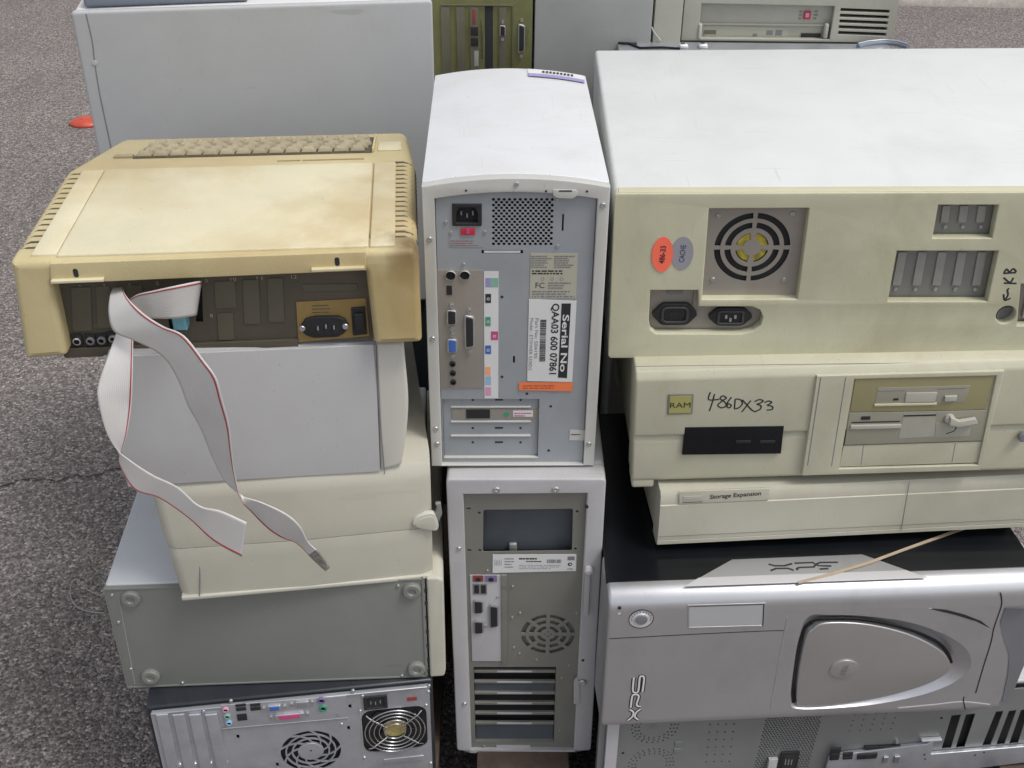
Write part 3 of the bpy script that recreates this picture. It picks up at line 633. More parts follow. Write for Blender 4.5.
    for nme, me in (('recess_wall', me_box(a - .001, a, Y + .0012, yb + .01, c, dd)), ('recess_wall', me_box(b, b + .001, Y + .0012, yb + .01, c, dd)), ('recess_wall', me_box(a, b, Y + .0012, yb + .01, c - .001, c)), ('recess_wall', me_box(a, b, Y + .0012, yb + .01, dd, dd + .001))):
        t.add(nme, me, 'hpanel')
    for k, py in enumerate((671.6, 682.2, 693.2, 703.4, 713.4, 723.4)):
        u = t.R(478, py - 1.2, 553, py + 1.2, Y + .002)
        t.add('slot_rib', me_box(a + .0002, b - .0002, Y + .0015, Y + .006, u[2], u[3], .0006), 'hpanel')
        v = t.R(497, py - .8, 532, py + .8, Y + .001); t.add('slot_clip', me_box(v[0], v[1], Y + .0008, Y + .0016, v[2], v[3], .0003), 'hbody')
    for p0, p1 in ((684, 691.5), (725, 741)):
        u = t.R(478, p0, 553, p1, Y + .005); t.add('slot_cover', me_box(a + .001, b - .001, Y + .005, Y + .006, u[2], u[3]), 'dim')
    t.rp('small_label', (496.4, 745.2, 530.4, 748.6), Y - .0006, Y - .0002, 'hbody')
    for q in ((512, 617), (513.8, 647), (536.5, 659), (569, 664.6), (561.8, 677.6), (559.6, 730.4), (484, 745.8), (475, 750), (524.4, 748.6), (572, 747.6), (512.6, 586), (487.6, 570.4), (576.6, 612.6), (520, 612.6), (519.4, 653)):
        t.screw(*q, r=.0016, y=Y)
tower_low_centre()

# ================================================================== M: big beige desktop, rear towards us
def desktop_486():
    t = T('desktop_computer', 'large beige desktop with white lid and orange oval sticker, topmost of the right stack', 'computer', (.107, 1.0838, .7580), -.70, -1.19)
    w, h, d = .61, .1967, .497
    body = t.add('case', me_box(.0005, w - .0005, .014, d, .0, h, .005), 'mtop')
    Pp = t.PP
    holes = [round_poly(Pp([(709, 208.7), (809.4, 208.2), (797.7, 299.4), (702, 299.6)]), .001),
             Pp([(650.4, 290.3), (698.5, 290.3), (698.5, 306.7), (752.4, 306.7), (760, 310), (763.2, 317), (761, 325), (754, 331), (742, 334.2), (656, 334), (650.5, 330), (648.8, 320)]),
             Pp([(938.5, 205), (998.7, 205), (992.4, 238.5), (932.4, 238.5)]),
             Pp([(897, 251), (998.7, 251), (987.7, 301.8), (887.8, 301.8)]),
             circ(*t.P(1006, 315), .0105, 20, 1.05),
             Pp([(1021, 284), (1050, 284), (1046, 326), (1017, 326)])]
    t.plate('rear_bezel', [rrect(0, w, -.001, h - .0005, .004)] + [hh[::-1] for hh in holes], 0, .012, 'beige', .0012)
    t.add('bezel_edge', me_box(.004, w - .004, .002, .0145, h - .0018, h + .0004, .0008), 'beigeedge')
    Y = .0105
    # fan
    cx, cz = t.P(752, 247.6, Y); fh = []
    for r0, r1, g0 in ((.0335, .0400, 7), (.0225, .0290, 10), (.0095, .0175, 22)):
        for k in range(4): fh.append(arcslot(cx, cz, r0, r1, k * 90 + g0 / 2, (k + 1) * 90 - g0 / 2, 12))
    a, b, c, dd = t.R(697, 204, 815, 306, Y)
    t.plate('fan_plate', [rect(a, b, c, dd)] + fh, Y, Y + .001, 'taupe')
    t.add('fan_cavity', me_lathe(cx, cz, [(.044, Y + .0012), (.044, Y + .003), (0, Y + .003)], 30, cap=False), 'dark')
    hb = t.add('fan_hub', me_lathe(cx, cz, [(.0165, Y + .0028), (.0165, Y + .0014), (0, Y + .0014)], 24), 'yell')
    for q in ((718.4, 215.2), (792.5, 213.4), (712.8, 279.4), (783.8, 279.6)): t.screw(*q, r=.0028, y=Y)
    # sockets
    a, b, c, dd = t.R(646, 288, 767, 338, Y); t.plate('socket_plate', rect(a, b, c, dd), Y + .0022, Y + .0032, 'taupe')
    for (px, py, wp, hp, fem) in ((674.4, 313, 48, 23, True), (730, 315.5, 47, 19, False)):
        x, z = t.P(px, py, Y); ww = wp / 2 * .00107; hh = hp / 2 * .00116
        o = t.plate('power_outlet' if fem else 'power_inlet', round_poly([(x - ww, z), (x - ww * .55, z - hh), (x + ww * .55, z - hh), (x + ww, z), (x + ww * .55, z + hh), (x - ww * .55, z + hh)], .004), Y - .004, Y + .002, 'black', .0008)
        t.plate('rim', [round_poly(rect(x - ww * .58, x + ww * .58, z - hh * .74, z + hh * .78), .007 if fem else .003), round_poly(rect(x - ww * .48, x + ww * .48, z - hh * .56, z + hh * .62), .005 if fem else .002)], Y - .0062, Y - .004, 'softblack', .0006, o)
        for dx, dz in ((-.2, .1), (0, -.25), (.2, .1)):
            t.plate('contact', rect(x + dx * ww - .0012, x + dx * ww + .0012, z + dz * hh - .0022, z + dz * hh + .0022), Y - .0055 if not fem else Y - .0045, Y - .0035, 'screw' if not fem else 'dark', 0, o)
    t.rp('voltage_switch', (668, 290.5, 683, 294), Y - .001, Y + .002, 'greyink')
    # slot windows
    for bx, n in (((926, 200, 1004, 243), 3), ((880, 246, 1005, 306), 5)):
        a, b, c, dd = t.R(*bx, Y); pl = t.plate('slot_frame', rect(a, b, c, dd), Y + .003, Y + .004, 'slotback')
    for k in range(3):
        bx = [(941.6, 206, 949.4, 222.6), (959, 206, 967.4, 222.6), (977, 206, 985.4, 222.6)][k]
        t.plate('slot_cover', round_poly(t.PP([(bx[0] + 1.4, bx[1]), (bx[2] + 1.4, bx[1]), (bx[2] - 1, bx[3]), (bx[0] - 1, bx[3])], Y + .001), .001), Y + .001, Y + .003, 'greysteel', .0004)
        t.screw(bx[0] + 3.4, 226.4, r=.0022, y=Y + .002)
    for k in range(5):
        x0 = 898.6 + k * 19.9
        t.plate('slot_cover', round_poly(t.PP([(x0, 252.4), (x0 + 8.6, 252.4), (x0 + 2.4, 285.6), (x0 - 6.2, 285.6)], Y + .001), .001), Y + .001, Y + .003, 'greysteel', .0004)
        t.screw(x0 - 3.4, 289, r=.0022, y=Y + .002)
    x, z = t.P(1006, 315, Y)
    t.add('keyboard_socket', me_lathe(x, z, [(.0105, Y + .002), (.0105, Y - .001), (.0075, Y - .001), (.0072, Y + .0015), (0, Y + .0015)], 22), 'greyink')
    a, b, c, dd = t.R(1012, 280, 1052, 330, Y); t.plate('port_recess', rect(a, b, c, dd), Y + .003, Y + .004, 'taupe')
    x, z = t.P(1031, 306, Y); t.dsub(x, z, .014, .03, Y + .001, 'black', 'screw')
    # marker pen
    t.pen('pen_marks', [[(1004, 283), (1016.5, 283.4)], [(1003.6, 277.6), (1010, 282.4), (1013.5, 277.6)],
                        [(1003.6, 273.4), (1014.6, 272.6)], [(1004, 273.2), (1006.6, 269), (1009.6, 273)], [(1009.6, 272.6), (1013, 268.8), (1016, 271.2), (1014.6, 273.2)],
                        [(1009.4, 288.4), (1007.4, 290), (1008, 295), (1004.8, 300.2)], [(1003.6, 294.2), (1004.8, 300.2), (1010.6, 298.2)]], .0010, 'ink', -.0001)
    # oval stickers
    x, z = t.P(682.4, 253.2); o2 = t.plate('oval_sticker', circ(x, z, .0116, 28, 1.68), -.0006, -.0001, 'lav', label='grey oval sticker reading CACHE')
    t.text('lettering', 'CACHE', x, z - .0, .0200, .0056, 'navy', -.0009, 88, o2)
    x, z = t.P(662.4, 254.2); o1 = t.plate('oval_sticker', circ(x, z, .0112, 28, 1.82), -.0011, -.0007, 'coral', label='orange oval sticker reading 486-33')
    t.text('lettering', '486-33', x, z, .0205, .0060, 'ink', -.0014, 88, o1, bold=.015)
desktop_486()

# ================================================================== N: beige desktop with drive bays
def desktop_ram():
    t = T('desktop_computer', 'beige desktop computer with floppy drives and 486DX33 handwritten on its front', 'computer', (.1455, 1.0563, .6025), .77, -2.3)
    w, h, d = .49, .1575, .42
    t.add('case', me_box(.0, w, .03, d, .002, h - .001, .004), 'beige2')
    prof = [(.045, .0), (.006, .0), (.0, .006), (.0, .060), (.004, .066), (.0035, .067), (-.0035, .0705), (-.0035, h - .012), (.002, h - .003), (.012, h), (.045, h)]
    bz = t.add('front_bezel', me_profile(prof, -.004, w + .004, .0025, 3), 'beige2')
    t.add('bezel_foot', me_box(-.004, .022, .002, .035, -.008, .004, .003), 'beige2')
    Y = -.0036
    # badge
    x0, x1, z0, z1 = t.R(667.4, 393.8, 693, 414, Y)
    b = t.plate('badge', rrect(x0, x1, z0, z1, .001), Y - .001, Y, 'hpanel', .0003)
    t.plate('badge_face', rrect(x0 + .0022, x1 - .0022, z0 + .0022, z1 - .0022, .0005), Y - .0014, Y - .0009, 'bay', 0, b)
    t.text('lettering', 'RAM', (x0 + x1) / 2, (z0 + z1) / 2 - .0005, (x1 - x0) * .80, .0068, 'ink', Y - .0017, 0, b)
    f = lambda u, v: (670 + u * 120 / 1024, 390 + v * 30 / 256)
    st = [[f(345, 18), f(330, 82), f(420, 80)], [f(380, 35), f(360, 110), f(336, 178)],
          [f(482, 66), f(452, 50), f(428, 72), f(470, 105), f(478, 135), f(440, 152), f(408, 130), f(440, 98), f(484, 68)],
          [f(524, 62), f(492, 105), f(486, 140), f(508, 152), f(522, 130), f(500, 118), f(486, 135)],
          [f(556, 80), f(550, 160)], [f(556, 78), f(600, 82), f(618, 115), f(590, 150), f(548, 162)],
          [f(618, 84), f(660, 130), f(700, 172), f(735, 186)], [f(690, 90), f(650, 140), f(612, 188)],
          [f(722, 100), f(760, 82), f(796, 92), f(770, 112), f(742, 122), f(776, 134), f(768, 165), f(720, 186)],
          [f(806, 108), f(840, 94), f(868, 104), f(845, 122), f(830, 130), f(872, 140), f(872, 165), f(826, 172)]]
    t.pen('pen_marks', st, .00085, 'ink', Y - .0001)
    # black display window
    x0, x1, z0, z1 = t.R(683, 427, 783, 454, -.001)
    wd = t.plate('display_window', t.PP([(685, 427.2), (784, 425.8), (781, 453.6), (682, 454.8)], Y), Y - .0006, .004, 'gloss', .0008)
    for px in (744, 768):
        t.rp('display_button', (px - 8, 440.6, px + 7, 443.2), Y - .0016, Y - .0006, 'black', bevel=.0003, parent=wd)
    # bay frame
    t.plate('bay_frame', [t.PP([(816.5, 374.6), (1003.6, 369.4), (979.6, 468.4), (801.4, 474.2)], Y), t.PP([(853.6, 377.6), (995.6, 374.2), (977, 463.6), (838.4, 467.4)], Y)], Y - .0032, .002, 'beige2', .0010)
    t.groove('seam', [(845.8, 377.5), (831.6, 466)], .0005, 'greyink', Y - .0033)
    t.groove('seam', [(820.8, 377.5), (807.6, 465.5)], .0006, 'greyink', Y - .0033)
    Y2 = Y + .0010
    t.plate('bay_floor', t.PP([(833, 376), (998, 372), (980, 465), (821, 470)], Y2), Y2, Y2 + .0006, 'dark')
    fdp = t.plate('floppy_adapter', t.PP([(855.2, 377.6), (994.6, 374.6), (985, 408.8), (849.6, 411.4)], Y), Y - .0016, Y2, 'mustard', .0006)
    t.plate('adapter_recess', t.PP([(877.6, 387), (970, 384.6), (963.5, 401.4), (874, 404.4)], Y), Y - .0020, Y - .0012, 'drive', .0003, fdp)
    t.plate('disk_flap', t.PP([(905.6, 391.6), (936.5, 391), (934, 400.6), (904, 401.2)], Y), Y - .0030, Y - .0018, 'drivel', .0003, fdp)
    t.groove('disk_slot', [(878, 391), (905, 390.4)], .0006, 'greyink', Y - .0021, fdp)
    t.groove('disk_slot', [(938, 388.8), (966, 387.8)], .0007, 'greyink', Y - .0021, fdp)
    t.plate('eject_button', t.PP([(944, 394.4), (956, 394), (955, 399), (943.4, 399.4)], Y), Y - .0045, Y - .0018, 'drivel', .0005, fdp)
    t.plate('activity_light', t.PP([(893, 397.4), (898, 397.2), (897.6, 399), (892.8, 399.2)], Y), Y - .0026, Y - .0018, 'dark', 0, fdp)
    t.plate('lower_lip', t.PP([(874, 402.8), (936, 401.4), (935.6, 403.4), (873.6, 404.8)], Y), Y - .0034, Y - .0018, 'beigeedge', .0003, fdp)
    fd = t.plate('floppy_drive', t.PP([(849.2, 412.2), (988.2, 409.4), (982, 440), (844.2, 444.4)], Y), Y - .0016, Y2, 'drive', .0006)
    t.plate('drive_well', t.PP([(903.4, 413.6), (935, 412.8), (934, 435.6), (898, 437.4)], Y), Y - .0019, Y - .0012, 'kbeige', 0, fd)
    t.plate('drive_well', t.PP([(936, 422), (971, 422.6), (968.6, 435), (934, 437)], Y), Y - .0019, Y - .0012, 'kbeige', .0002, fd)
    t.groove('disk_slot', [(904, 415.8), (936, 415)], .0011, 'dark', Y - .0021, fd)
    t.groove('disk_slot', [(851.6, 422.6), (900, 421.4)], .0009, 'dark', Y - .0018, fd)
    t.plate('drive_lip', t.PP([(850.4, 424), (900.6, 423), (900, 426.6), (849.6, 427.8)], Y), Y - .0036, Y - .0012, 'drivel', .0006, fd)
    t.plate('activity_light', t.PP([(861, 415.6), (870, 415.4), (869.6, 418.6), (860.6, 418.8)], Y), Y - .0022, Y - .0012, 'dark', 0, fd)
    x, z = t.P(948.6, 417, Y); lv = t.add('drive_lever', join([me_lathe(x, z, [(.0056, Y), (.0056, Y - .005), (.004, Y - .0062), (0, Y - .0062)], 20), me_curve([round_poly(t.PP([(948, 412.6), (957, 417.4), (973.6, 414.6), (975.4, 419.8), (957, 423.4), (947, 421.6)], Y), .001)], Y - .0085, Y - .003, .001)]), 'drivel', fd)
    t.groove('lever_mark', [(956.4, 425.4), (954.6, 430.6), (946, 433.8)], .0006, 'ink', Y - .0020, fd)
    t.plate('spare_bay_cover', t.PP([(843.6, 445.6), (981.6, 441.2), (977.4, 462.4), (839, 466.6)], Y), Y - .0006, Y2, 'beige2', .0005)
    t.groove('seam', [(863.6, 445.6), (861, 465)], .0004, 'greyink', Y - .0007)
    t.groove('seam', [(955.6, 443), (952, 462)], .0004, 'greyink', Y - .0007)
    x, z = t.P(1023, 436, Y); t.add('key_lock', me_lathe(x, z, [(.0062, Y + .001), (.0062, Y - .003), (.0045, Y - .0042), (0, Y - .0042)], 24), 'greyink')
    t.groove('seam', [(634, 366.4), (1030, 361.4)], .0004, 'greyink', .0025)
desktop_ram()

# ================================================================== O: storage expansion box
def expansion():
    t = T('drive_enclosure', 'slim beige storage expansion unit under the desktop with floppy drives', 'drive enclosure', (.1755, 1.0393, .5200), 4.0, -1.0)
    w, h, d = .48, .0810, .38
    t.add('case', me_box(.002, w - .002, .02, d, 0, h - .001, .003), 'beige3')
    prof = [(.03, .0), (.006, .0), (.004, .004), (.0005, .004), (.0005, .0092), (.0022, .0098), (.0008, .0105), (.0008, .0155), (.0022, .0163), (.0, .017), (.0, h - .018), (.0012, h - .0172), (.0012, h - .006), (.005, h), (.03, h)]
    t.add('front_bezel', me_profile(prof, 0, w, 0), 'beige3')
    x0, x1, z0, z1 = t.R(679, 490.6, 769, 502.6, 0)
    p = t.plate('name_plate', t.PP([(679.6, 491.4), (769.4, 488.4), (768.6, 499.6), (679, 503.6)], 0), -.0006, .001, 'beige3', .0002)
    x, z = t.P(735.4, 495.2); t.text('lettering', 'Storage Expansion', x, z, .0600, .0082, 'ink', -.0009, 2.0, p, bold=.015)
    q = t.plate('light_window', t.PP([(683.4, 496), (702, 495.4), (701.8, 499), (683, 500)], 0), -.0010, 0, 'drivel', .0002, p)
    t.groove('shadow_line', [(682.4, 502.6), (702.4, 501.8)], .0005, 'ink', -.0007, p)
    t.groove('seam', [(909.6, 481.6), (901, 531)], .0005, 'greyink', -.0002)
    for x in (.03, w - .05):
        for y in (.03, d - .06): t.add('foot', me_box(x, x + .02, y, y + .02, -.0085, .0, .001), 'black')
expansion()

# ================================================================== P: silver and black case on its side
def silver_case():
    t = T('computer_tower', 'silver and gloss black gaming tower lying on its side, round brushed badge cover facing forward', 'computer', (.1152, .9626, .294), 3.6, -.31)
    w, h, d = .515, .2170, .42
    prof = [(.07, -.002), (.006, -.002), (.002, -.0005), (.0005, .003), (.0, .010)]
    prof += [(.024 * (1 - math.sin(R_(a))), h - .024 + .024 * 1.0 * math.cos(R_(a)) ) for a in range(90, -1, -9)] + [(.07, h)]
    prof = [(p[0], p[1]) for p in prof]
    bz = t.add('front_bezel', me_profile(prof, 0, w), 'silver')
    bmx = bmesh.new(); bmx.from_mesh(bz.data)
    ends = [e for e in bmx.edges if all(abs(v.co.x) < 1e-6 for v in e.verts) or all(abs(v.co.x - w) < 1e-6 for v in e.verts)]
    bmesh.ops.bevel(bmx, geom=ends, offset=.004, segments=3, profile=.5, affect='EDGES'); bmx.to_mesh(bz.data); bmx.free(); fin(bz.data, 38)
    cut = t.PP([(1008, 714), (1016, 700), (1025, 680), (1034, 660), (1048, 640)], 0) + [(w + .1, t.P(1048, 640)[1]), (w + .1, -.05), (t.P(1008, 714)[0], -.05)]
    t.carve(bz, me_curve([cut], -.03, .09, 0))
    t.carve(bz, me_curve([round_poly(t.PP([(1004, 606.5), (998, 622), (1002.5, 641), (1007.6, 656), (1006, 675), (999, 703), (1001, 722), (1075, 722), (1075, 604)]), .004, 4)], -.03, .013, 0))
    t.plate('end_recess_shade', t.PP([(1005, 609), (1000.5, 623), (1004.5, 641), (1009.4, 656), (1008, 675), (1002, 702), (1005, 706), (1014, 690), (1022, 670), (1030, 650), (1034, 609)], .012), .0118, .0134, 'silverD')  # darker floor plate paints in the shade of the carved recess
    t.add('case', me_box(.030, w - .012, .0705, .36, .012, h - .006, .004), 'bshell')
    # glossy top skin and silver trapezoid
    zt = h
    def tz(pts, z): return [t.Z(*p, z) for p in pts]
    def slab(name, pts, z0, z1, m, bev=.0006):
        me = me_curve([pts], 0, 1, 0)
        me = me_curve([pts], -z1, -z0, bev)      # x,z plane then tip onto the top
        for v in me.vertices: v.co = (v.co.x, v.co.z, -v.co.y)
        bm = bmesh.new(); bm.from_mesh(me); bmesh.ops.recalc_face_normals(bm, faces=bm.faces); bm.to_mesh(me); bm.free()
        return t.add(name, me, m)
    slab('top_skin', round_poly([(-.0008, .0245), (w - .004, .0245), (w - .004, .37), (.024, .37)], .004), h - .004, h + .0006, 'gloss')
    tr = slab('top_inlay', tz([(684, 586.5), (732, 559.6), (862, 554.4), (928, 577.8)], h + .0008), h + .0002, h + .0012, 'silver')
    slab('inlay_edge_highlight', tz([(684, 586.5), (699, 577.6), (906, 570.2), (928, 577.8)], h + .0016), h + .0012, h + .0018, 'silverL')  # paler strip puts the rounded edge's highlight into colour
    # logo on the inlay
    f = lambda u, v: (760 + u * 100 / 1024, 545 + v * 50 / 512)
    lg = [[f(88, 195), f(150, 212), f(250, 212), f(330, 190)], [f(108, 262), f(165, 240), f(285, 238), f(345, 258)],
          [f(352, 186), f(540, 178), f(572, 200), f(550, 224), f(400, 230), f(378, 240), f(384, 256)],
          [f(798, 176), f(620, 178), f(584, 190), f(592, 210), f(690, 214), f(730, 214)], [f(612, 246), f(700, 240)]]
    ms = []
    for st in lg:
        pts = tz(st, h + .0014); ms.append(me_tube([(p[0], p[1], h + .0013) for p in pts], .0015, 6))
    me = join(ms)
    for v in me.vertices: v.co.z = h + .0013 + (v.co.z - h - .0013) * .25
    t.add('emblem', me, 'ink', tr)
    t.groove('seam', [(609.4, 638.8), (680, 635), (760, 631.2), (783.6, 630.6)], .0007, 'ink', -.0001)
    # knob
    x, z = t.P(641.2, 618.8)
    k = t.add('power_button', me_lathe(x, z, [(.0145, .001), (.0142, -.0003), (.0137, -.0001), (.0085, -.0003), (.0082, -.0015), (.0062, -.0010), (0, -.0004)], 32), 'silverL')
    t.add('button_cap', me_lathe(x, z, [(.0072, 0), (.0070, -.0026), (.0045, -.0032), (0, -.0032)], 24), 'steel', k)
    t.plate('button_ring', [circ(x, z, .0146, 36), circ(x, z, .0139, 36)], -.0008, .0004, 'ink', parent=k)
    ms = []
    for sg in (0, 1):
        for j in range(6):
            a = R_((35 if sg else 145) + (j * 18 - 45)); 
            ms.append(me_box(x + .0112 * math.cos(a) - .0007, x + .0112 * math.cos(a) + .0007, -.0007, -.0004, z + .0112 * math.sin(a) - .0009, z + .0112 * math.sin(a) + .0009))
    t.add('print', join(ms), 'greyink', k)
    x, z = t.P(619.6, 608.2); t.add('drive_light', me_lathe(x, z, [(.0022, .001), (.0020, -.0004), (0, -.0004)], 14), 'dark')
    x, z = t.P(619.2, 613.8); t.add('drive_light', me_lathe(x, z, [(.0017, .001), (.0016, -.0004), (0, -.0004)], 14), 'silverL')
    # window
    wn = t.plate('badge_window', [t.PP([(687.6, 604.8), (765.6, 602.6), (764.2, 627), (688, 629)]), t.PP([(688.6, 606), (764.2, 603.8), (763.0, 625), (689, 627)])], -.0006, .0002, 'silver', .0003)
    t.plate('window_pane', t.PP([(689, 606.6), (763.6, 604.4), (762.6, 625.4), (689.2, 627.4)]), -.0003, .0002, 'silverW', 0, wn)
    t.groove('shadow_line', [(689.4, 606.6), (764, 604.4)], .0005, 'ink', -.0006, wn)
    t.groove('shadow_line', [(764, 604.4), (762.8, 626)], .0006, 'ink', -.0006, wn)
    # upright emblem
    f = lambda u, v: (615 + u * 50 / 698, 670 + v * 55 / 768)
    lg = [[f(262, 112), f(248, 285), f(285, 318), f(325, 290), f(345, 115), f(375, 88), f(405, 118), f(382, 305)],
          [f(218, 525), f(240, 370), f(275, 345), f(318, 350), f(330, 385), f(300, 480), f(322, 508), f(362, 508)],
          [f(205, 555), f(255, 590), f(240, 655), f(180, 705)], [f(355, 550), f(300, 590), f(275, 655), f(322, 692)]]
    e = t.pen('emblem', lg, .0027, 'ink', -.0002, flat=.3)
    t.pen('emblem_face', lg, .0012, 'white', -.0010, e, flat=.3)
    # round cover in its bowl
    g = lambda u, v: (740 + u / 3.606, 590 + v / 3.606)
    bowl = smooth_loop([Vector(t.P(*g(*q))) for q in ((245, 97), (330, 90), (450, 94), (600, 114), (720, 152), (800, 198), (832, 245), (822, 292), (765, 338), (660, 378), (520, 408), (380, 424), (215, 430), (182, 405), (190, 300), (210, 180))], 5)
    cov = smooth_loop([Vector(t.P(*g(*q), .002)) for q in ((262, 140), (310, 118), (450, 122), (600, 156), (715, 212), (758, 262), (745, 300), (660, 345), (520, 385), (380, 408), (235, 420), (204, 400), (212, 290), (236, 175))], 5)
    t.carve(bz, me_curve([bowl], -.02, .0125, 0))
    bm = bmesh.new(); n = len(bowl); m_ = len(cov); A = [bm.verts.new((p[0], .0004, p[1])) for p in bowl]
    # nearest matching points on the cover by angle
    ccx = sum(p[0] for p in cov) / m_; ccz = sum(p[1] for p in cov) / m_
    sc = [(ccx + (p[0] - ccx) * .97, ccz + (p[1] - ccz) * .97) for p in cov]
    B = []
    for i in range(n):
        u = i / n * m_; j = int(u); q = u - j; p1 = sc[j % m_]; p2 = sc[(j + 1) % m_]
        if len(bowl) * 14 == len(cov) * 16: pass
        best = min(sc, key=lambda s_: (s_[0] - bowl[i][0]) ** 2 + (s_[1] - bowl[i][1]) ** 2)
        B.append(bm.verts.new((best[0], .0118, best[1])))
    MID = [bm.verts.new(((a.co.x * .45 + b.co.x * .55), .0085, (a.co.z * .45 + b.co.z * .55))) for a, b in zip(A, B)]
    for i in range(n):
        j = (i + 1) % n; bm.faces.new((A[i], A[j], MID[j], MID[i])); bm.faces.new((MID[i], MID[j], B[j], B[i]))
    me = bpy.data.meshes.new('m'); bm.to_mesh(me); bm.free(); t.add('cover_bowl', fin(me, 60), 'silver')
    cv = t.plate('cover', cov, .0012, .010, 'silver2', .0016)
    rim = [g(195, 405), g(188, 330), g(206, 210), g(232, 140), g(262, 112), g(320, 104), g(450, 108), g(600, 140), g(700, 180), g(745, 222), g(762, 262)]
    t.pen('cover_gap', [rim], .0022, 'gloss', .0035, flat=.5)
    x, z = t.P(*g(375, 284), .001)
    dk = t.add('cover_badge', me_lathe(x, z, [(.0178, .0014), (.0176, -.0006), (.0162, -.0010), (0, -.0004)], 32, .86), 'silver2', cv)
    t.text('lettering', 'DELL', x, z, .0175, .0062, 'greyink', -.0014, 84, dk, bold=.01)
    # crescent and seams on the right end
    cres = t.PP([g(680, 66), g(740, 70), g(810, 88), g(870, 112), g(905, 140), g(850, 112), g(780, 90)]); t.plate('crescent_slot', round_poly(cres, .001), -.0006, .001, 'ink')
    t.pen('crescent_rim', [[g(680, 66), g(760, 82), g(840, 108), g(903, 141)]], .0010, 'silverL', .0002, flat=.5)
    t.pen('panel_edge', [[g(170, 100), g(150, 200), g(125, 340), g(110, 432)]], .0010, 'greysteel', .0001, flat=.5)
    t.pen('seam', [[g(940, 10), g(944, 50), g(930, 95), g(915, 140), g(905, 190), g(880, 270), g(850, 372)], [g(808, 385), g(806, 400), g(812, 430)]], .0008, 'ink', -.0002, flat=.5)
    t.pen('lower_rim', [[g(570, 424), g(700, 412), g(800, 402), g(900, 412)]], .0018, 'silverL', .0006, flat=.5)
silver_case()

# strap lying across the inlay
def strap():
    t = T('strap', 'thin tan strap slanting across the gloss black top of the silver case', 'strap', (.20, .98, .5275))
    zz = .0005
    pts = []
    pr = [(798, 582.5), (832, 573.5), (870, 562), (905, 549), (955, 531), (985, 521)]
    for k, (px, py) in enumerate(pr):
        # hold the strap a little clear of the case until it runs under the unit above
        pass
    bm = bmesh.new(); rows = []
    for k, (px, py) in enumerate(pr):
        r = ray(px, py); z = .5145 + .0008 * math.sin(k) + k * .0003; q = CAMP + r * ((z - CAMP.z) / r.z); q2 = Vector(t.I @ q)
        dv = Vector((.35, -1, 0)).normalized() * .0019
        rows.append((q2 + dv, q2 - dv))
    vs = []
    for a, b in rows:
        vs.append([bm.verts.new(v) for v in (a, b, b + Vector((0, 0, -.001)), a + Vector((0, 0, -.001)))])
    for p, q in zip(vs, vs[1:]):
        for i in range(4): bm.faces.new((p[i], p[(i + 1) % 4], q[(i + 1) % 4], q[i]))
    bm.faces.new(vs[0]); bm.faces.new(vs[-1][::-1])
    me = bpy.data.meshes.new('m'); bm.to_mesh(me); bm.free(); fin(me)
    bpy.data.objects.remove(t.o)
    me.transform(t.M); o = bpy.data.objects.new('strap', me); me.materials.append(M_['tan']); C.objects.link(o)
    o['label'] = 'thin tan strap slanting across the gloss black top of the silver case'; o['category'] = 'strap'
strap()

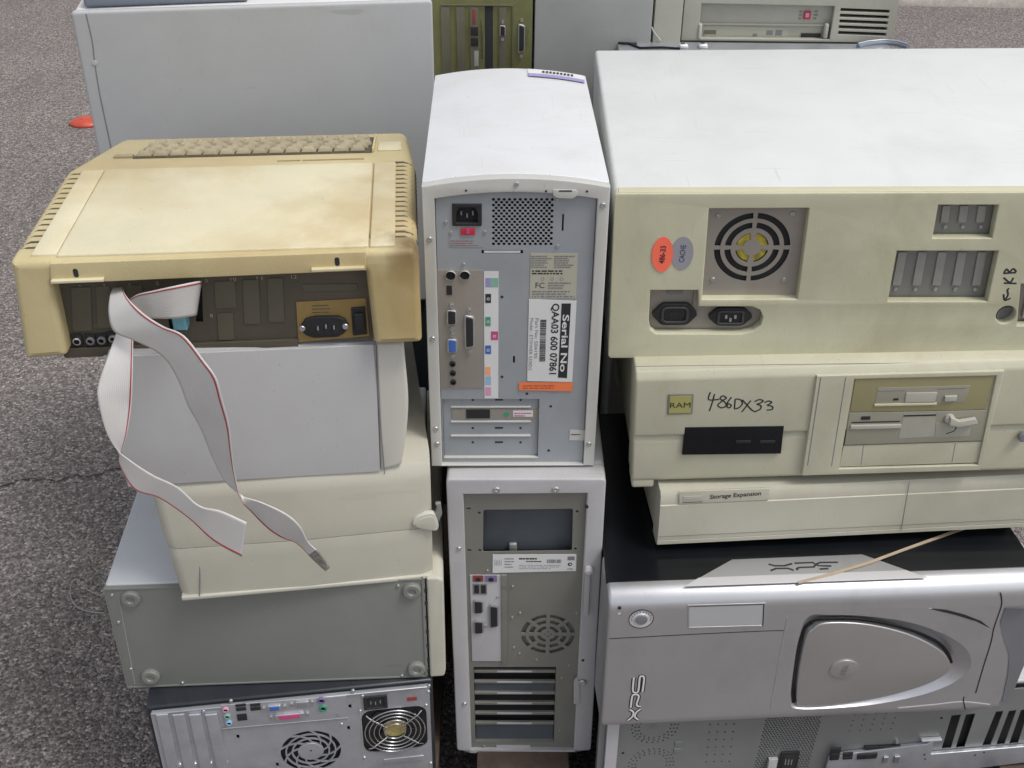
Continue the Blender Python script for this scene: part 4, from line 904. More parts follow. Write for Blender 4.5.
# ================================================================== Q: grey case under it
def lower_right():
    t = T('computer_tower', 'grey steel tower lying flat with punched vents, directly under the silver gaming tower', 'computer', (.107, .985, .1405), 5.2)
    w, h, d = .62, .150, .40
    t.add('case', me_box(.036, w, .012, .33, 0, h, .003), 'hbody')
    holes = []; Y = .002
    def P(*q): return t.P(*q, 0)
    c1 = P(655, 726.8); c2 = P(651, 764)
    for (cx, cz) in (c1, c2):
        for r, n in ((.030, 26), (.0255, 23), (.021, 19)):
            for k in range(n):
                a = 2 * math.pi * (k + .3) / n; x, z = cx + r * math.cos(a), cz + r * math.sin(a)
                if .0035 < z < h - .004: holes.append(circ(x, z, .0014, 6))
    def grid(p0, p1, p2, nx, nz, r=.0014):
        a, b, c = Vector(P(*p0)), Vector(P(*p1)), Vector(P(*p2))
        for i in range(nx):
            for j in range(nz):
                q = a + (b - a) * i / (nx - 1) + (c - a) * j / (nz - 1)
                if .004 < q.y < h - .004: holes.append(circ(q.x, q.y, r, 6))
    grid((710, 724.5), (734, 724), (706, 762), 4, 6)
    grid((855, 715), (897, 712.5), (849.5, 731), 5, 4, .0012)
    # fine mesh field
    A = P(768, 713); B = P(823, 711); D_ = P(760, 768)
    x = A[0] + .001
    k = 0
    z = A[1]
    while z > .006:
        i = 0; x = A[0] - (A[1] - z) * .04 + (.0021 if k % 2 else 0)
        while x < B[0] - (A[1] - z) * .02:
            px = x
            hx0, hx1, hz1 = *sorted((P(779, 750)[0] - .001, P(798, 750)[0] + .001)), P(788, 751)[1]
            if not (hx0 - .002 < x < hx1 + .002 and z < hz1 + .003): holes.append(circ(x, z, .0015, 6))
            x += .0042
        z -= .0036; k += 1
    for p in (((951.5, 715.5), (961, 714.5), (951, 748), (941.5, 749)), ((966, 714.5), (975.5, 713.5), (964.5, 747), (955.5, 748)), ((996, 711.5), (1003.5, 711), (990.5, 745), (982, 746)), ((1009, 711), (1016.5, 710), (1004.5, 744), (996, 745)), ((1021, 710), (1029, 709), (1018, 743), (1009, 744)), ((1036, 708), (1044, 707), (1033, 741), (1024, 742))):
        holes.append([P(*q) for q in p])
    x0 = P(617.6, 745)[0]
    t.plate('rear_panel', [rect(x0, w - .002, .002, h - .001)] + holes, Y - .002, Y - .0008, 'qpanel')
    t.plate('side_flange', rect(P(605.5, 745)[0], x0 - .0005, .001, h - .0005), -.004, .01, 'hbody', .0006)
    t.plate('side_edge', rect(P(598.5, 745)[0], P(605.5, 745)[0] - .0004, .001, h - .0005), .002, .0115, 'qpanel', .0008)
    t.plate('unlit_backing', rect(x0 + .002, w - .004, .003, h - .002), .0085, .0095, 'dark')
    i = t.rp('power_socket', (779, 752.5, 797, 781), -.004, -.0021, 'black', bevel=.0006); t.rp('socket_floor', (782, 755.5, 794, 779), -.0044, -.004, 'dark', parent=i)
    for px in (785.5, 788.5, 791.5): t.rp('pin', (px - .6, 760, px + .6, 765), -.0052, -.0044, 'screw', parent=i)
    t.rp('connector', (768, 760, 776.5, 775), -.006, -.0005, 'bpanel', bevel=.0006)
    # port strip: folded lighter ledge
    st = t.plate('port_strip', t.PP([(828, 756), (846, 751.5), (926, 742), (933, 738), (930, 752), (1044, 742.6), (1044, 757.6), (905, 775), (820, 785)], -.002), -.006, -.0005, 'estel', .0008)
    for bx, mm in (((831, 748.8, 841, 753), 'black'), ((830.5, 754, 839.5, 760.4), 'black'), ((843.5, 753.4, 853, 756.2), 'black'), ((843.5, 757, 852.6, 759.6), 'black'), ((858, 754.4, 877, 759.2), 'black'), ((883.5, 757.5, 888, 763), 'steel'), ((894.5, 757, 899.5, 763), 'steel')):
        t.rp('port', bx, -.0085, -.006, mm, bevel=.0005, parent=st)
    t.plate('printer_port', round_poly(t.PP([(864.4, 746.2), (900.4, 744.6), (900.2, 747.4), (865, 749.2)], -.002), .001), -.004, -.0005, 'black', .0004)
    x, z = t.P(897, 741.6, -.002); t.add('jack_nut', me_lathe(x, z, [(.0026, 0), (.0026, -.004), (0, -.004)], 6), 'screw')
    t.plate('strip_edge', t.PP([(921, 738.4), (941, 737.2), (941, 738.6), (921, 739.8)], -.002), -.006, -.0005, 'silverL', .0003)
    for q in ((924.5, 754.6), (984, 752.2), (975, 755), (925, 759)): t.hole(*q, .0013, -.006)
    for q in ((623, 753), (941.5, 718)): t.hole(*q, .0018, -.0001)
    x, z = P(654, 727); t.add('rivet', me_lathe(x, z, [(.0038, 0), (.0034, -.0008), (0, -.0012)], 16), 'dpanel')
    for q in ((679, 744), (678, 751)): t.rp('raised_tab', (q[0] - 4, q[1] - 2.2, q[0] + 4, q[1] + 2.2), -.0014, 0, 'qpanel', bevel=.0006)
    # spacer between this case and the one above
lower_right()
def side_white():
    t = T('drive_bracket', 'small white plastic piece right of the silver gaming tower at the photo edge', 'bracket', (.665, 1.075, .292), 4)
    t.add('panel', me_box(0, .10, 0, .012, .0, .055, .002), 'roof'); t.add('base_rim', me_box(-.004, .104, -.004, .03, .0, .008, .002), 'beige2')
side_white()

# ================================================================== A: vintage computer with keyboard
def vintage():
    t = T('vintage_computer', 'yellowed cream home computer with built-in keyboard, topmost of the left stack', 'computer', (-.4808, .9648, .8222), 5.0, -.25)
    w, h, d = .3901, .1074, .462
    # shell: side profile
    prof = [(.032, .012), (.032, h - .001), (.218, h - .001), (.232, h - .0025), (.432, .064), (.447, .050), (.452, .030), (.447, .006)]
    bm = bmesh.new()
    def tx(y, z):   # the sides lean in a little towards the bottom and the keyboard end
        k = .004 * (1 - z / h) + (.008 * max(0, (y - .25) / .20)); return k, w - k
    a = [bm.verts.new((tx(*p)[0], *p)) for p in prof]; b = [bm.verts.new((tx(*p)[1], *p)) for p in prof]
    bm.faces.new(a); bm.faces.new(b[::-1]); n = len(prof)
    for i in range(n): bm.faces.new((a[i], a[(i + 1) % n], b[(i + 1) % n], b[i]))
    bmesh.ops.recalc_face_normals(bm, faces=bm.faces)
    side = [e for e in bm.edges if e.calc_face_angle(0) > .6]
    bmesh.ops.bevel(bm, geom=side, offset=.0125, segments=3, profile=.5, affect='EDGES')
    me = bpy.data.meshes.new('m'); bm.to_mesh(me); bm.free(); t.add('case', fin(me, 32), 'apple')
    # rear cheeks and lid lip as one arch
    ci = t.PP([(51.5, 284), (365.6, 270.8), (374.2, 345), (67, 356)])
    bl = t.P(25, 360.5); br = t.P(422, 343.5); lf = t.P(9, 262); rt = t.P(418.5, 250)
    arch = [bl, (ci[3][0], ci[3][1] - .001), ci[0], ci[1], (ci[2][0], br[1] - .0005), br, (rt[0], h - .012), (w - .004, h - .0005), (.004, h - .0005), (lf[0], h - .012)]
    arch = round_poly(arch, .005, 4)
    t.plate('rear_frame', arch, 0, .033, 'apple', .007, bres=4)
    # lid with groove around it
    lid = t.add('lid', me_box(.047, w - .048, .006, .220, h - .004, h + .0022, .0015), 'applelid')
    t.add('lid', me_box(w - .0465, w - .022, .006, .220, h - .004, h + .0020, .0015), 'applelid')
    t.add('lid', me_box(.022, .0460, .010, .220, h - .004, h + .0019, .0015), 'applelid')
    lip = t.plate('lid_lip', t.PP([(50.5, 262.5), (365.5, 250.5), (366.3, 269.6), (51, 283.0)]), -.0025, .006, 'apple', .0012)
    for p in ((51.5, 281.2, 104, 279.2), (311.5, 269.6, 364.5, 267.4)):
        t.plate('lip_tab', t.PP([(p[0], p[1] - 1.4), (p[2], p[3] - 1.4), (p[2], p[3] + 1.4), (p[0], p[1] + 1.6)], -.004), -.007, -.0015, 'applelid', .0008, lip)
    for q in ((75.8, 273), (337.2, 261.6)):
        x, z = t.P(*q, -.0025); t.plate('latch_slot', rrect(x - .0023, x + .0023, z - .0045, z + .0045, .002, 4), -.0028, -.002, 'dark', parent=lip)
    # louvres on both shoulders
    for sx in (0, 1):
        ms = []
        N = 17 if sx else 15
        for k in range(N):
            y = .030 + k * (.0122 if sx else .0132)
            if sx == 0: pts = [(.0235, y, h - .0009), (.0135, y, h - .0010), (.0055, y, h - .0046), (.0015, y, h - .0130), (.0006, y, h - .022)]
            else: pts = [(w - .0235, y, h - .0009), (w - .0135, y, h - .0010), (w - .0055, y, h - .0046), (w - .0015, y, h - .0130), (w - .0006, y, h - .022)]
            ms.append(me_tube(pts, .0011, 6))
        t.add('shoulder_louvres', join(ms), 'applebrown')
    # name strip
    x0, y0 = t.Z(290, 156.6, h - .0005); x1, y1 = t.Z(368, 153.6, h - .0005)
    sl = lambda y: h - .001 if y < .218 else (h - .001 - (y - .218) * .107 if y < .232 else h - .0025 - (y - .232) * (h - .0025 - .064) / .2)
    # keyboard deck parts follow the slope
    def deck(x0, x1, y0, y1, t0, t1, bev=.0):
        me = me_box(x0, x1, y0, y1, t0, t1, bev)
        for v in me.vertices: v.co.z += sl(v.co.y)
        return me
    t.add('name_strip', deck(.232, .258, .250, .2545, -.0004, .0008), 'nameink'); t.add('name_strip', deck(.2605, .331, .250, .2545, -.0004, .0008), 'nameink')
    t.add('deck_step', deck(.020, w - .020, .2215, .2232, -.001, .0004), 'nameink')
    t.add('keyboard_well', deck(.060, .338, .292, .400, -.002, .0012, 0), 'applebrown')
    t.add('power_lamp', deck(.0365, .0585, .298, .310, .0, .003, .0008), 'key')
    t.add('well_edge', deck(.3385, .3415, .292, .400, -.001, .006, .001), 'apple')
    t.add('right_recess', deck(.345, .373, .302, .36, .0, .0016, .0006), 'applelid')
    ks = .0192
    for r in range(5):
        y = .297 + r * .0187; x = .0620 + (r % 3) * .0035
        if r == 0: x += .0
        while x + ks < .340:
            w_ = ks * (1. if not (r == 4) else 1.)
            bm = bmesh.new(); z = sl(y + .008)
            bs = [(x + .0006, y), (x + w_ - .0006, y), (x + w_ - .0006, y + .0175), (x + .0006, y + .0175)]
            tp = [(x + .0034, y + .0015), (x + w_ - .0034, y + .0015), (x + w_ - .0034, y + .0125), (x + .0034, y + .0125)]
            A = [bm.verts.new((*q, sl(q[1]) + .0013)) for q in bs]; B = [bm.verts.new((*q, z + .0070)) for q in tp]
            bm.faces.new(A[::-1]); bm.faces.new(B)
            for i in range(4): bm.faces.new((A[i], A[(i + 1) % 4], B[(i + 1) % 4], B[i]))
            bmesh.ops.bevel(bm, geom=list(bm.edges), offset=.0009, segments=2, affect='EDGES')
            me = bpy.data.meshes.new('m'); bm.to_mesh(me); bm.free(); t.add('key', fin(me), 'key'); x += ks
    # brown back panel
    Y = .020
    out = t.PP([(48, 272), (372, 260), (378, 339.6), (298.6, 341.6), (298.6, 346), (64, 357)], Y)
    slots = []
    for u in ((196.5, 285, 201, 322),): slots.append(t.PP([(194, 281), (202, 281), (203, 322), (196, 322)], Y))
    slots.append(t.PP([(168, 318), (181, 318), (180, 331), (170, 331)], Y))
    bp = t.plate('rear_panel', [out] + slots, Y, Y + .002, 'applebrown', 0)
    t.plate('unlit_backing', out, Y + .008, Y + .009, 'dark')
    for bx in ((71, 287, 91, 331), (96, 286, 110, 328), (214, 281, 235, 308), (217, 313, 233, 340), (242.5, 279.5, 259, 324), (267, 278, 283, 322), (126, 285, 142, 300), (302, 284, 357, 291)):
        t.plate('slot_cover', round_poly(t.PP([(bx[0], bx[1]), (bx[2], bx[1] - .5), (bx[2] + 1.6, bx[3] - .5), (bx[0] + 1.6, bx[3])], Y), .002), Y - .0012, Y, 'applebrown2', .0005, bp)
    for s_, px, py in (('4', 129.5, 284.8), ('5', 157.5, 283.4), ('9', 206.5, 280.8), ('10', 233.5, 279.2), ('11', 259.5, 278), ('12', 294, 276.6), ('8', 211.5, 315.4), ('2', 80, 286.8), ('3', 104, 285.6)):
        x, z = t.P(px, py, Y); t.text('slot_number', s_, x, z, .0028 * len(s_), .0042, 'key', Y - .0004, 0, bp)
    for px, py, mm in ((77.2, 340.8, 'chrome'), (90.4, 340.8, 'greyink'), (101.6, 340.2, 'greyink'), (113, 338.6, 'taupe')):
        t.rp('jack_mount', (px - 5.4, py - 6.4, px + 5.4, py + 5.6), Y - .0024, Y - .0002, 'black', bevel=.0004); t.jack(px, py, .0042, Y - .003, mm, None, 'jack')
    for px, py in ((75, 327.5), (86.5, 327), (97, 326)): t.rp('jack_label', (px - 3.5, py - 2, px + 3.5, py + 1.4), Y - .0005, Y, 'applebrown2', parent=bp)
    t.plate('bottom_rail', t.PP([(65, 347), (298, 337.5), (298.6, 345.6), (66, 356.4)], Y), Y - .004, Y - .0004, 'applebrown', .0008)
    gp = t.plate('power_plate', t.PP([(296.2, 301.4), (366, 297.6), (369.4, 335.2), (298.4, 341.6)], Y), Y - .0016, Y - .0002, 'gold', .0003)
    o = t.plate('power_inlet', round_poly(t.PP([(299.6, 328), (305, 319), (314, 316.6), (338, 316), (345, 319), (349.4, 326.4), (344, 333), (338, 336.6), (314, 337.6), (306, 335)], Y - .004), .002), Y - .0055, Y - .0014, 'black', .001)
    t.plate('inlet_well', round_poly(t.PP([(311, 322), (340, 321), (341, 330), (336, 333.4), (315, 334), (310, 331)], Y - .0055), .002), Y - .0058, Y - .0052, 'dark', 0, o)
    for px, py in ((318, 327.6), (326, 325.6), (334, 326.6)): 
        x, z = t.P(px, py, Y - .006); t.add('pin', me_box(x - .0008, x + .0008, Y - .009, Y - .0058, z - .002, z + .002, .0003), 'screw', o)
    for q in ((302.2, 328.4), (345.4, 326.4)): t.screw(*q, r=.0033, y=Y - .0055)
    sw = t.plate('power_switch', t.PP([(351.2, 308), (365.2, 306.8), (367.2, 334), (353, 335.4)], Y - .003), Y - .004, Y - .0014, 'black', .0006)
    t.plate('rocker', t.PP([(354, 312.6), (363.6, 311.8), (365.2, 328), (355.6, 329)], Y - .004), Y - .008, Y - .003, 'black', .0012, sw)
    a, b, c, dd = t.R(312, 303, 336, 313, Y); t.dashes('print', a, b, c, dd, 3, 'applebrown', Y - .0019, gp, 51, hh=.3)
    t.rp('plug', (172, 316, 186, 331), Y - .02, Y - .001, 'teal', bevel=.002)
vintage()

# ================================================================== ribbon cables
def ribbon(name, label, secs, red_side, stripe=.06, grp=None, dark_end=False):
    """secs: (left px, left Y, right px, right Y) -> a thin ribbed strip with one red edge wire"""
    L, Rr = [], []
    for (p, yp, q, yq) in secs:
        r = ray(*p); L.append(CAMP + r * (yp / r.y)); r = ray(*q); Rr.append(CAMP + r * (yq / r.y))
    L = [Vector(v) for v in smooth_loop(L, 7, False)]; Rr = [Vector(v) for v in smooth_loop(Rr, 7, False)]
    base = L[0].copy()
    us = [0, .035, .075, .11] + [.11 + (.89) * k / 12 for k in range(1, 13)]
    if red_side == 'R': us = sorted([1 - u for u in us])
    th = .0010
    def build(u0, u1, grow=0., r0=0):
        uu = [u for u in us if u0 - 1e-6 <= u <= u1 + 1e-6]
        bm = bmesh.new(); uvl = bm.loops.layers.uv.new('UVMap'); G = []
        for i, (a, b) in enumerate(zip(L, Rr)):
            if i < r0: continue
            a2, b2 = L[min(i + 1, len(L) - 1)], Rr[min(i + 1, len(Rr) - 1)]; a1, b1 = L[max(0, i - 1)], Rr[max(0, i - 1)]
            tan = ((a2 + b2) - (a1 + b1)); ac = (b - a); nn = tan.cross(ac); nn = nn.normalized() if nn.length > 1e-9 else Vector((0, 0, 1))
            row = []
            for u in uu:
                p = a.lerp(b, u) - base
                row.append((bm.verts.new(p + nn * (th / 2 + grow)), bm.verts.new(p - nn * (th / 2 + grow)), u))
            G.append(row)
        def f(vs, uv):
            fc = bm.faces.new(vs)
            for lp, c in zip(fc.loops, uv): lp[uvl].uv = c
        for i in range(len(G) - 1):
            for j in range(len(uu) - 1):
                A, B, D, E = G[i][j], G[i][j + 1], G[i + 1][j + 1], G[i + 1][j]; v0, v1 = i / 20, (i + 1) / 20
                uv = [(A[2], v0), (B[2], v0), (D[2], v1), (E[2], v1)]
                f((A[0], B[0], D[0], E[0]), uv); f((E[1], D[1], B[1], A[1]), uv[::-1])
            for j in (0, -1):
                A, E = G[i][j], G[i + 1][j]; f((A[0], E[0], E[1], A[1]), [(A[2], 0)] * 4)
        for row in (G[0], G[-1]):
            for j in range(len(uu) - 1): f((row[j][0], row[j][1], row[j + 1][1], row[j + 1][0]), [(0, 0)] * 4)
        bmesh.ops.recalc_face_normals(bm, faces=bm.faces)
        me = bpy.data.meshes.new(name); bm.to_mesh(me); bm.free(); me.shade_smooth(); return me
    o = bpy.data.objects.new(name, build(0, 1)); o.data.materials.append(M_['ribbon']); C.objects.link(o); o.location = base
    o['label'] = label; o['category'] = 'cable'; o['group'] = grp
    w0, w1 = (.035, .075) if red_side == 'L' else (.925, .965)
    s = bpy.data.objects.new('red_edge_wire', build(w0, w1, .0003)); s.data.materials.append(M_['redwire']); C.objects.link(s); s.parent = o
    if dark_end:
        e = bpy.data.objects.new('cable_end', build(0, 1, .0004, len(L) - 10)); e.data.materials.append(M_['cableend']); C.objects.link(e); e.parent = o
    return o, L, Rr
M_['cableend'] = mat('dark_cut_cable_end', (.20, .18, .16), .6, var=.6, scale=300, stain=(.4, .38, .34), stain_amt=.6)
M_['redwire'] = mat('faded_red_insulation', (.42, .06, .06), .5, var=.1)
GR = 'ribbon cables hanging out of the vintage computer'
y = .985
ribbon('ribbon_cable', 'grey ribbon cable in front, curling down across the middle of the pale side panel', [
 ((113.5, 288), .990, (123, 287), .992), ((110, 296), .975, (124.5, 293), .972), ((108.8, 314), .955, (132, 303), .945), ((114.4, 331.5), .945, (146, 315.5), .930), ((135, 340.6), .935, (163.5, 326.6), .915),
 ((154, 350), .925, (184, 336), .905), ((168, 362), .920, (204, 361), .895), ((180, 384), .918, (216, 378), .890), ((188.4, 406), .920, (222, 399), .892),
 ((201, 429), .925, (229, 426), .898), ((213.7, 460), .930, (231.5, 450), .905), ((226, 482), .930, (234.5, 473), .915), ((243, 496), .925, (241, 499.6), .922),
 ((262, 502.6), .918, (250.6, 511), .930), ((286, 514), .915, (268, 528.7), .930), ((300, 526.5), .915, (282, 537.6), .930), ((308, 542), .920, (297, 543.6), .930), ((319.5, 553), .922, (313, 559), .926), ((329.6, 567.5), .922, (325.6, 571), .922)], 'R', grp=GR, dark_end=True)
ribbon('ribbon_cable', 'grey ribbon cable folding left behind the other and hanging beside the asphalt', [
 ((196.5, 315), .992, (201.5, 281), .992), ((193, 316), .975, (197, 281.6), .972), ((175, 318.5), .962, (175, 286), .958), ((157, 318.6), .962, (152, 291), .960), ((142, 318), .966, (136, 295), .968),
 ((126, 318), .968, (128, 303), .972), ((118, 322), .965, (131.5, 316), .970), ((116, 334), .955, (133, 333), .955), ((106.5, 360), .940, (133, 360), .940), ((98.5, 384), .930, (132.6, 386), .932), ((98, 400), .925, (131.2, 408), .930), ((105.5, 430), .922, (127, 434), .925), ((116.5, 449), .922, (121, 453), .924),
 ((128, 459), .922, (119.6, 464), .926), ((152, 474.6), .920, (134, 489), .926), ((177.5, 487), .916, (159.5, 498), .924), ((199, 505.6), .912, (188.6, 518), .920), ((221, 511), .910, (213.6, 541), .916), ((246.6, 522.6), .905, (241.6, 556.6), .910)], 'R', grp=GR)

# ================================================================== B: case with pale side panel
def left_second():
    t = T('computer_tower', 'tower with plain pale grey side panel and ivory front, directly under the cream home computer', 'computer', (-.3978, .974, .6575), 8.6, 1.4)
    w, h, d = .2549, .163, .38
    t.add('case', me_box(-.014, w + .002, .004, d, 0, h, .003), 'bpanel')
    t.plate('side_panel', rect(-.016, w, -.001, h), -.0008, .0038, 'bpanel', .001)
    out = t.PP([(373.6, 330), (402, 330), (405, 352), (408.4, 402), (406, 438), (401.5, 465), (385.5, 475.5)])
    out = [(w + .001, h + .0), (w + .001, -.001)] + out[::-1][1:-1] + [(out[1][0], h)]
    out = [(w + .0008, h), (w + .0008, -.001), out_ := t.P(401.5, 465.5), t.P(406, 440), t.P(408.6, 402), t.P(405.4, 360), (t.P(404, 345)[0], h)]
    t.plate('front_bezel', smooth_loop([Vector(p) for p in out[2:]], 4, False) + [out[0], out[1]], .0, d - .004, 'cbeige2', .004)
    t.groove('seam', [(373.4, 338), (384.6, 474)], .0006, 'greyink', -.001)
left_second()

# ================================================================== C: ivory curved case
def left_third():
    t = T('computer_tower', 'ivory plastic fronted tower with a small release latch at its right end', 'computer', (-.3801, .9762, .4935), 9.0, .5)
    w, h, d = .2909, .163, .40
    # plan outline with a big rounded left corner, swept upward with a slight bulge
    plan = [(-.003 + .014 * (1 - math.cos(R_(a))) , .014 * (1 - math.sin(R_(a)))) for a in range(0, 91, 9)]
    plan = plan + [(w * .5, -.003), (w - .012, .0), (w + .001, .005), (w + .002, .02), (w + .002, d), (-.002, d)]
    def sweep(z0, z1, k0=0, k1=0, push=0., sec=8):
        bm = bmesh.new(); rows = []
        for i in range(sec + 1):
            f = i / sec; z = z0 + (z1 - z0) * f; zz = z / h; bul = -.004 * math.sin(math.pi * min(1, max(0, zz)))
            edge = .0035 * (max(0, 1 - f / .08) ** 2 * k0 + max(0, 1 - (1 - f) / .08) ** 2 * k1)
            rows.append([bm.verts.new((x + (.004 * (zz) if x < .02 else -.0) * -3 + (edge if x < .02 else 0), y + (bul + push + edge if y < .1 else 0), z)) for x, y in plan])
        n = len(plan)
        for a, b in zip(rows, rows[1:]):
            for i in range(n): bm.faces.new((a[i], a[(i + 1) % n], b[(i + 1) % n], b[i]))
        bm.faces.new(rows[0]); bm.faces.new(rows[-1]); me = bpy.data.meshes.new('m'); bm.to_mesh(me); bm.free(); return fin(me, 40)
    zs = t.P(300, 537)[1]
    t.add('lower_cover', sweep(.0, zs - .0004, .0, .25), 'cbeige'); t.add('upper_cover', sweep(zs + .0006, h, .25, 1.5), 'cbeige')
    t.add('lower_lip', me_box(-.001, w + .001, -.0036, .0070, -.0055, .0006, .0018), 'cbeige')
    # seam running up from the bottom at the curved corner
    t.pen('seam', [[(199.6, 597), (199.8, 570), (197, 549), (192, 532), (188, 520)]], .0006, 'greyink', -.0030, flat=.8)
    # the latch
    g = lambda u, v: (400 + u * 50 / 768, 490 + v * 50 / 768)
    yl = -.0045
    o = t.plate('release_latch', [smooth_loop([Vector(t.P(*g(*q), yl)) for q in ((190, 490), (230, 420), (330, 365), (500, 335), (560, 420), (590, 520), (560, 600), (430, 598), (290, 570), (210, 530))], 4)], yl - .003, yl + .004, 'cbeige2', .0012)
    t.plate('latch_dish', [smooth_loop([Vector(t.P(*g(*q), yl)) for q in ((225, 492), (330, 420), (490, 385), (545, 500), (500, 580), (400, 575), (280, 545))], 4)], yl - .0036, yl - .0028, 'cbeige', .0003, o)
    t.plate('latch_hook', round_poly(t.PP([g(540, 200), g(625, 190), g(648, 350), g(600, 480), g(530, 360), g(570, 270)], yl + .002), .001), yl, yl + .005, 'foot', .001, o)
left_third()

# ================================================================== D: case lying with feet towards us
def left_fourth():
    t = T('computer_tower', 'tower showing its grey-green base with four round feet towards the camera', 'computer', (-.4774, .9903, .3240), 3.85, .2)
    w, h, d = .3758, .1665, .42
    fw, fd = t.Z(134, 491, h)
    t.add('case', me_box(.0, w + .001, .006, d, 0, h, .003), 'dtop')
    p = t.plate('base_panel', rect(.0, w, .0005, h - .001), -.0006, .0055, 'dpanel', .0006)
    t.plate('base_lip', [rect(.0, w - .002, .0, h), rect(.0016, w - .0036, .0022, h - .0022)], -.0018, -.0004, 'dpanel', .0003)
    t.plate('front_bezel', round_poly([(w + .0022, -.001), (w + .0205, .0), (w + .0225, .01), (w + .0225, h - .004), (w + .017, h + .001), (w + .0022, h + .001)], .003), -.002, d - .01, 'cbeige', .003)
    for py in (590, 602.5, 617, 631, 645, 659, 670):
        x, z = t.P(424.6 + (py - 580) * .05, py); t.plate('bezel_notch', rect(w - .0005, w + .0028, z - .0028, z + .0028), -.0010, .002, 'dark')
    for px, py in ((130.5, 599.5), (411.8, 591.5), (150.4, 677.4), (416.6, 669.8)):
        x, z = t.P(px, py, -.004); t.add('foot', me_lathe(x, z, [(.0115, -.0006), (.0112, -.0045), (.0098, -.006), (.0055, -.006), (.0045, -.0040), (.002, -.0040), (0, -.0043)], 24), 'foot')
    for q in ((112, 595), (118.5, 622), (131, 668.6), (182.5, 682.6), (402, 675.6), (398, 585.6), (423.6, 577.6)): t.screw(*q, r=.0022, y=-.0006)
    t.pen('crease', [[(119, 600), (135, 684)]], .0006, 'jgrey', -.0008, flat=.4)
left_fourth()

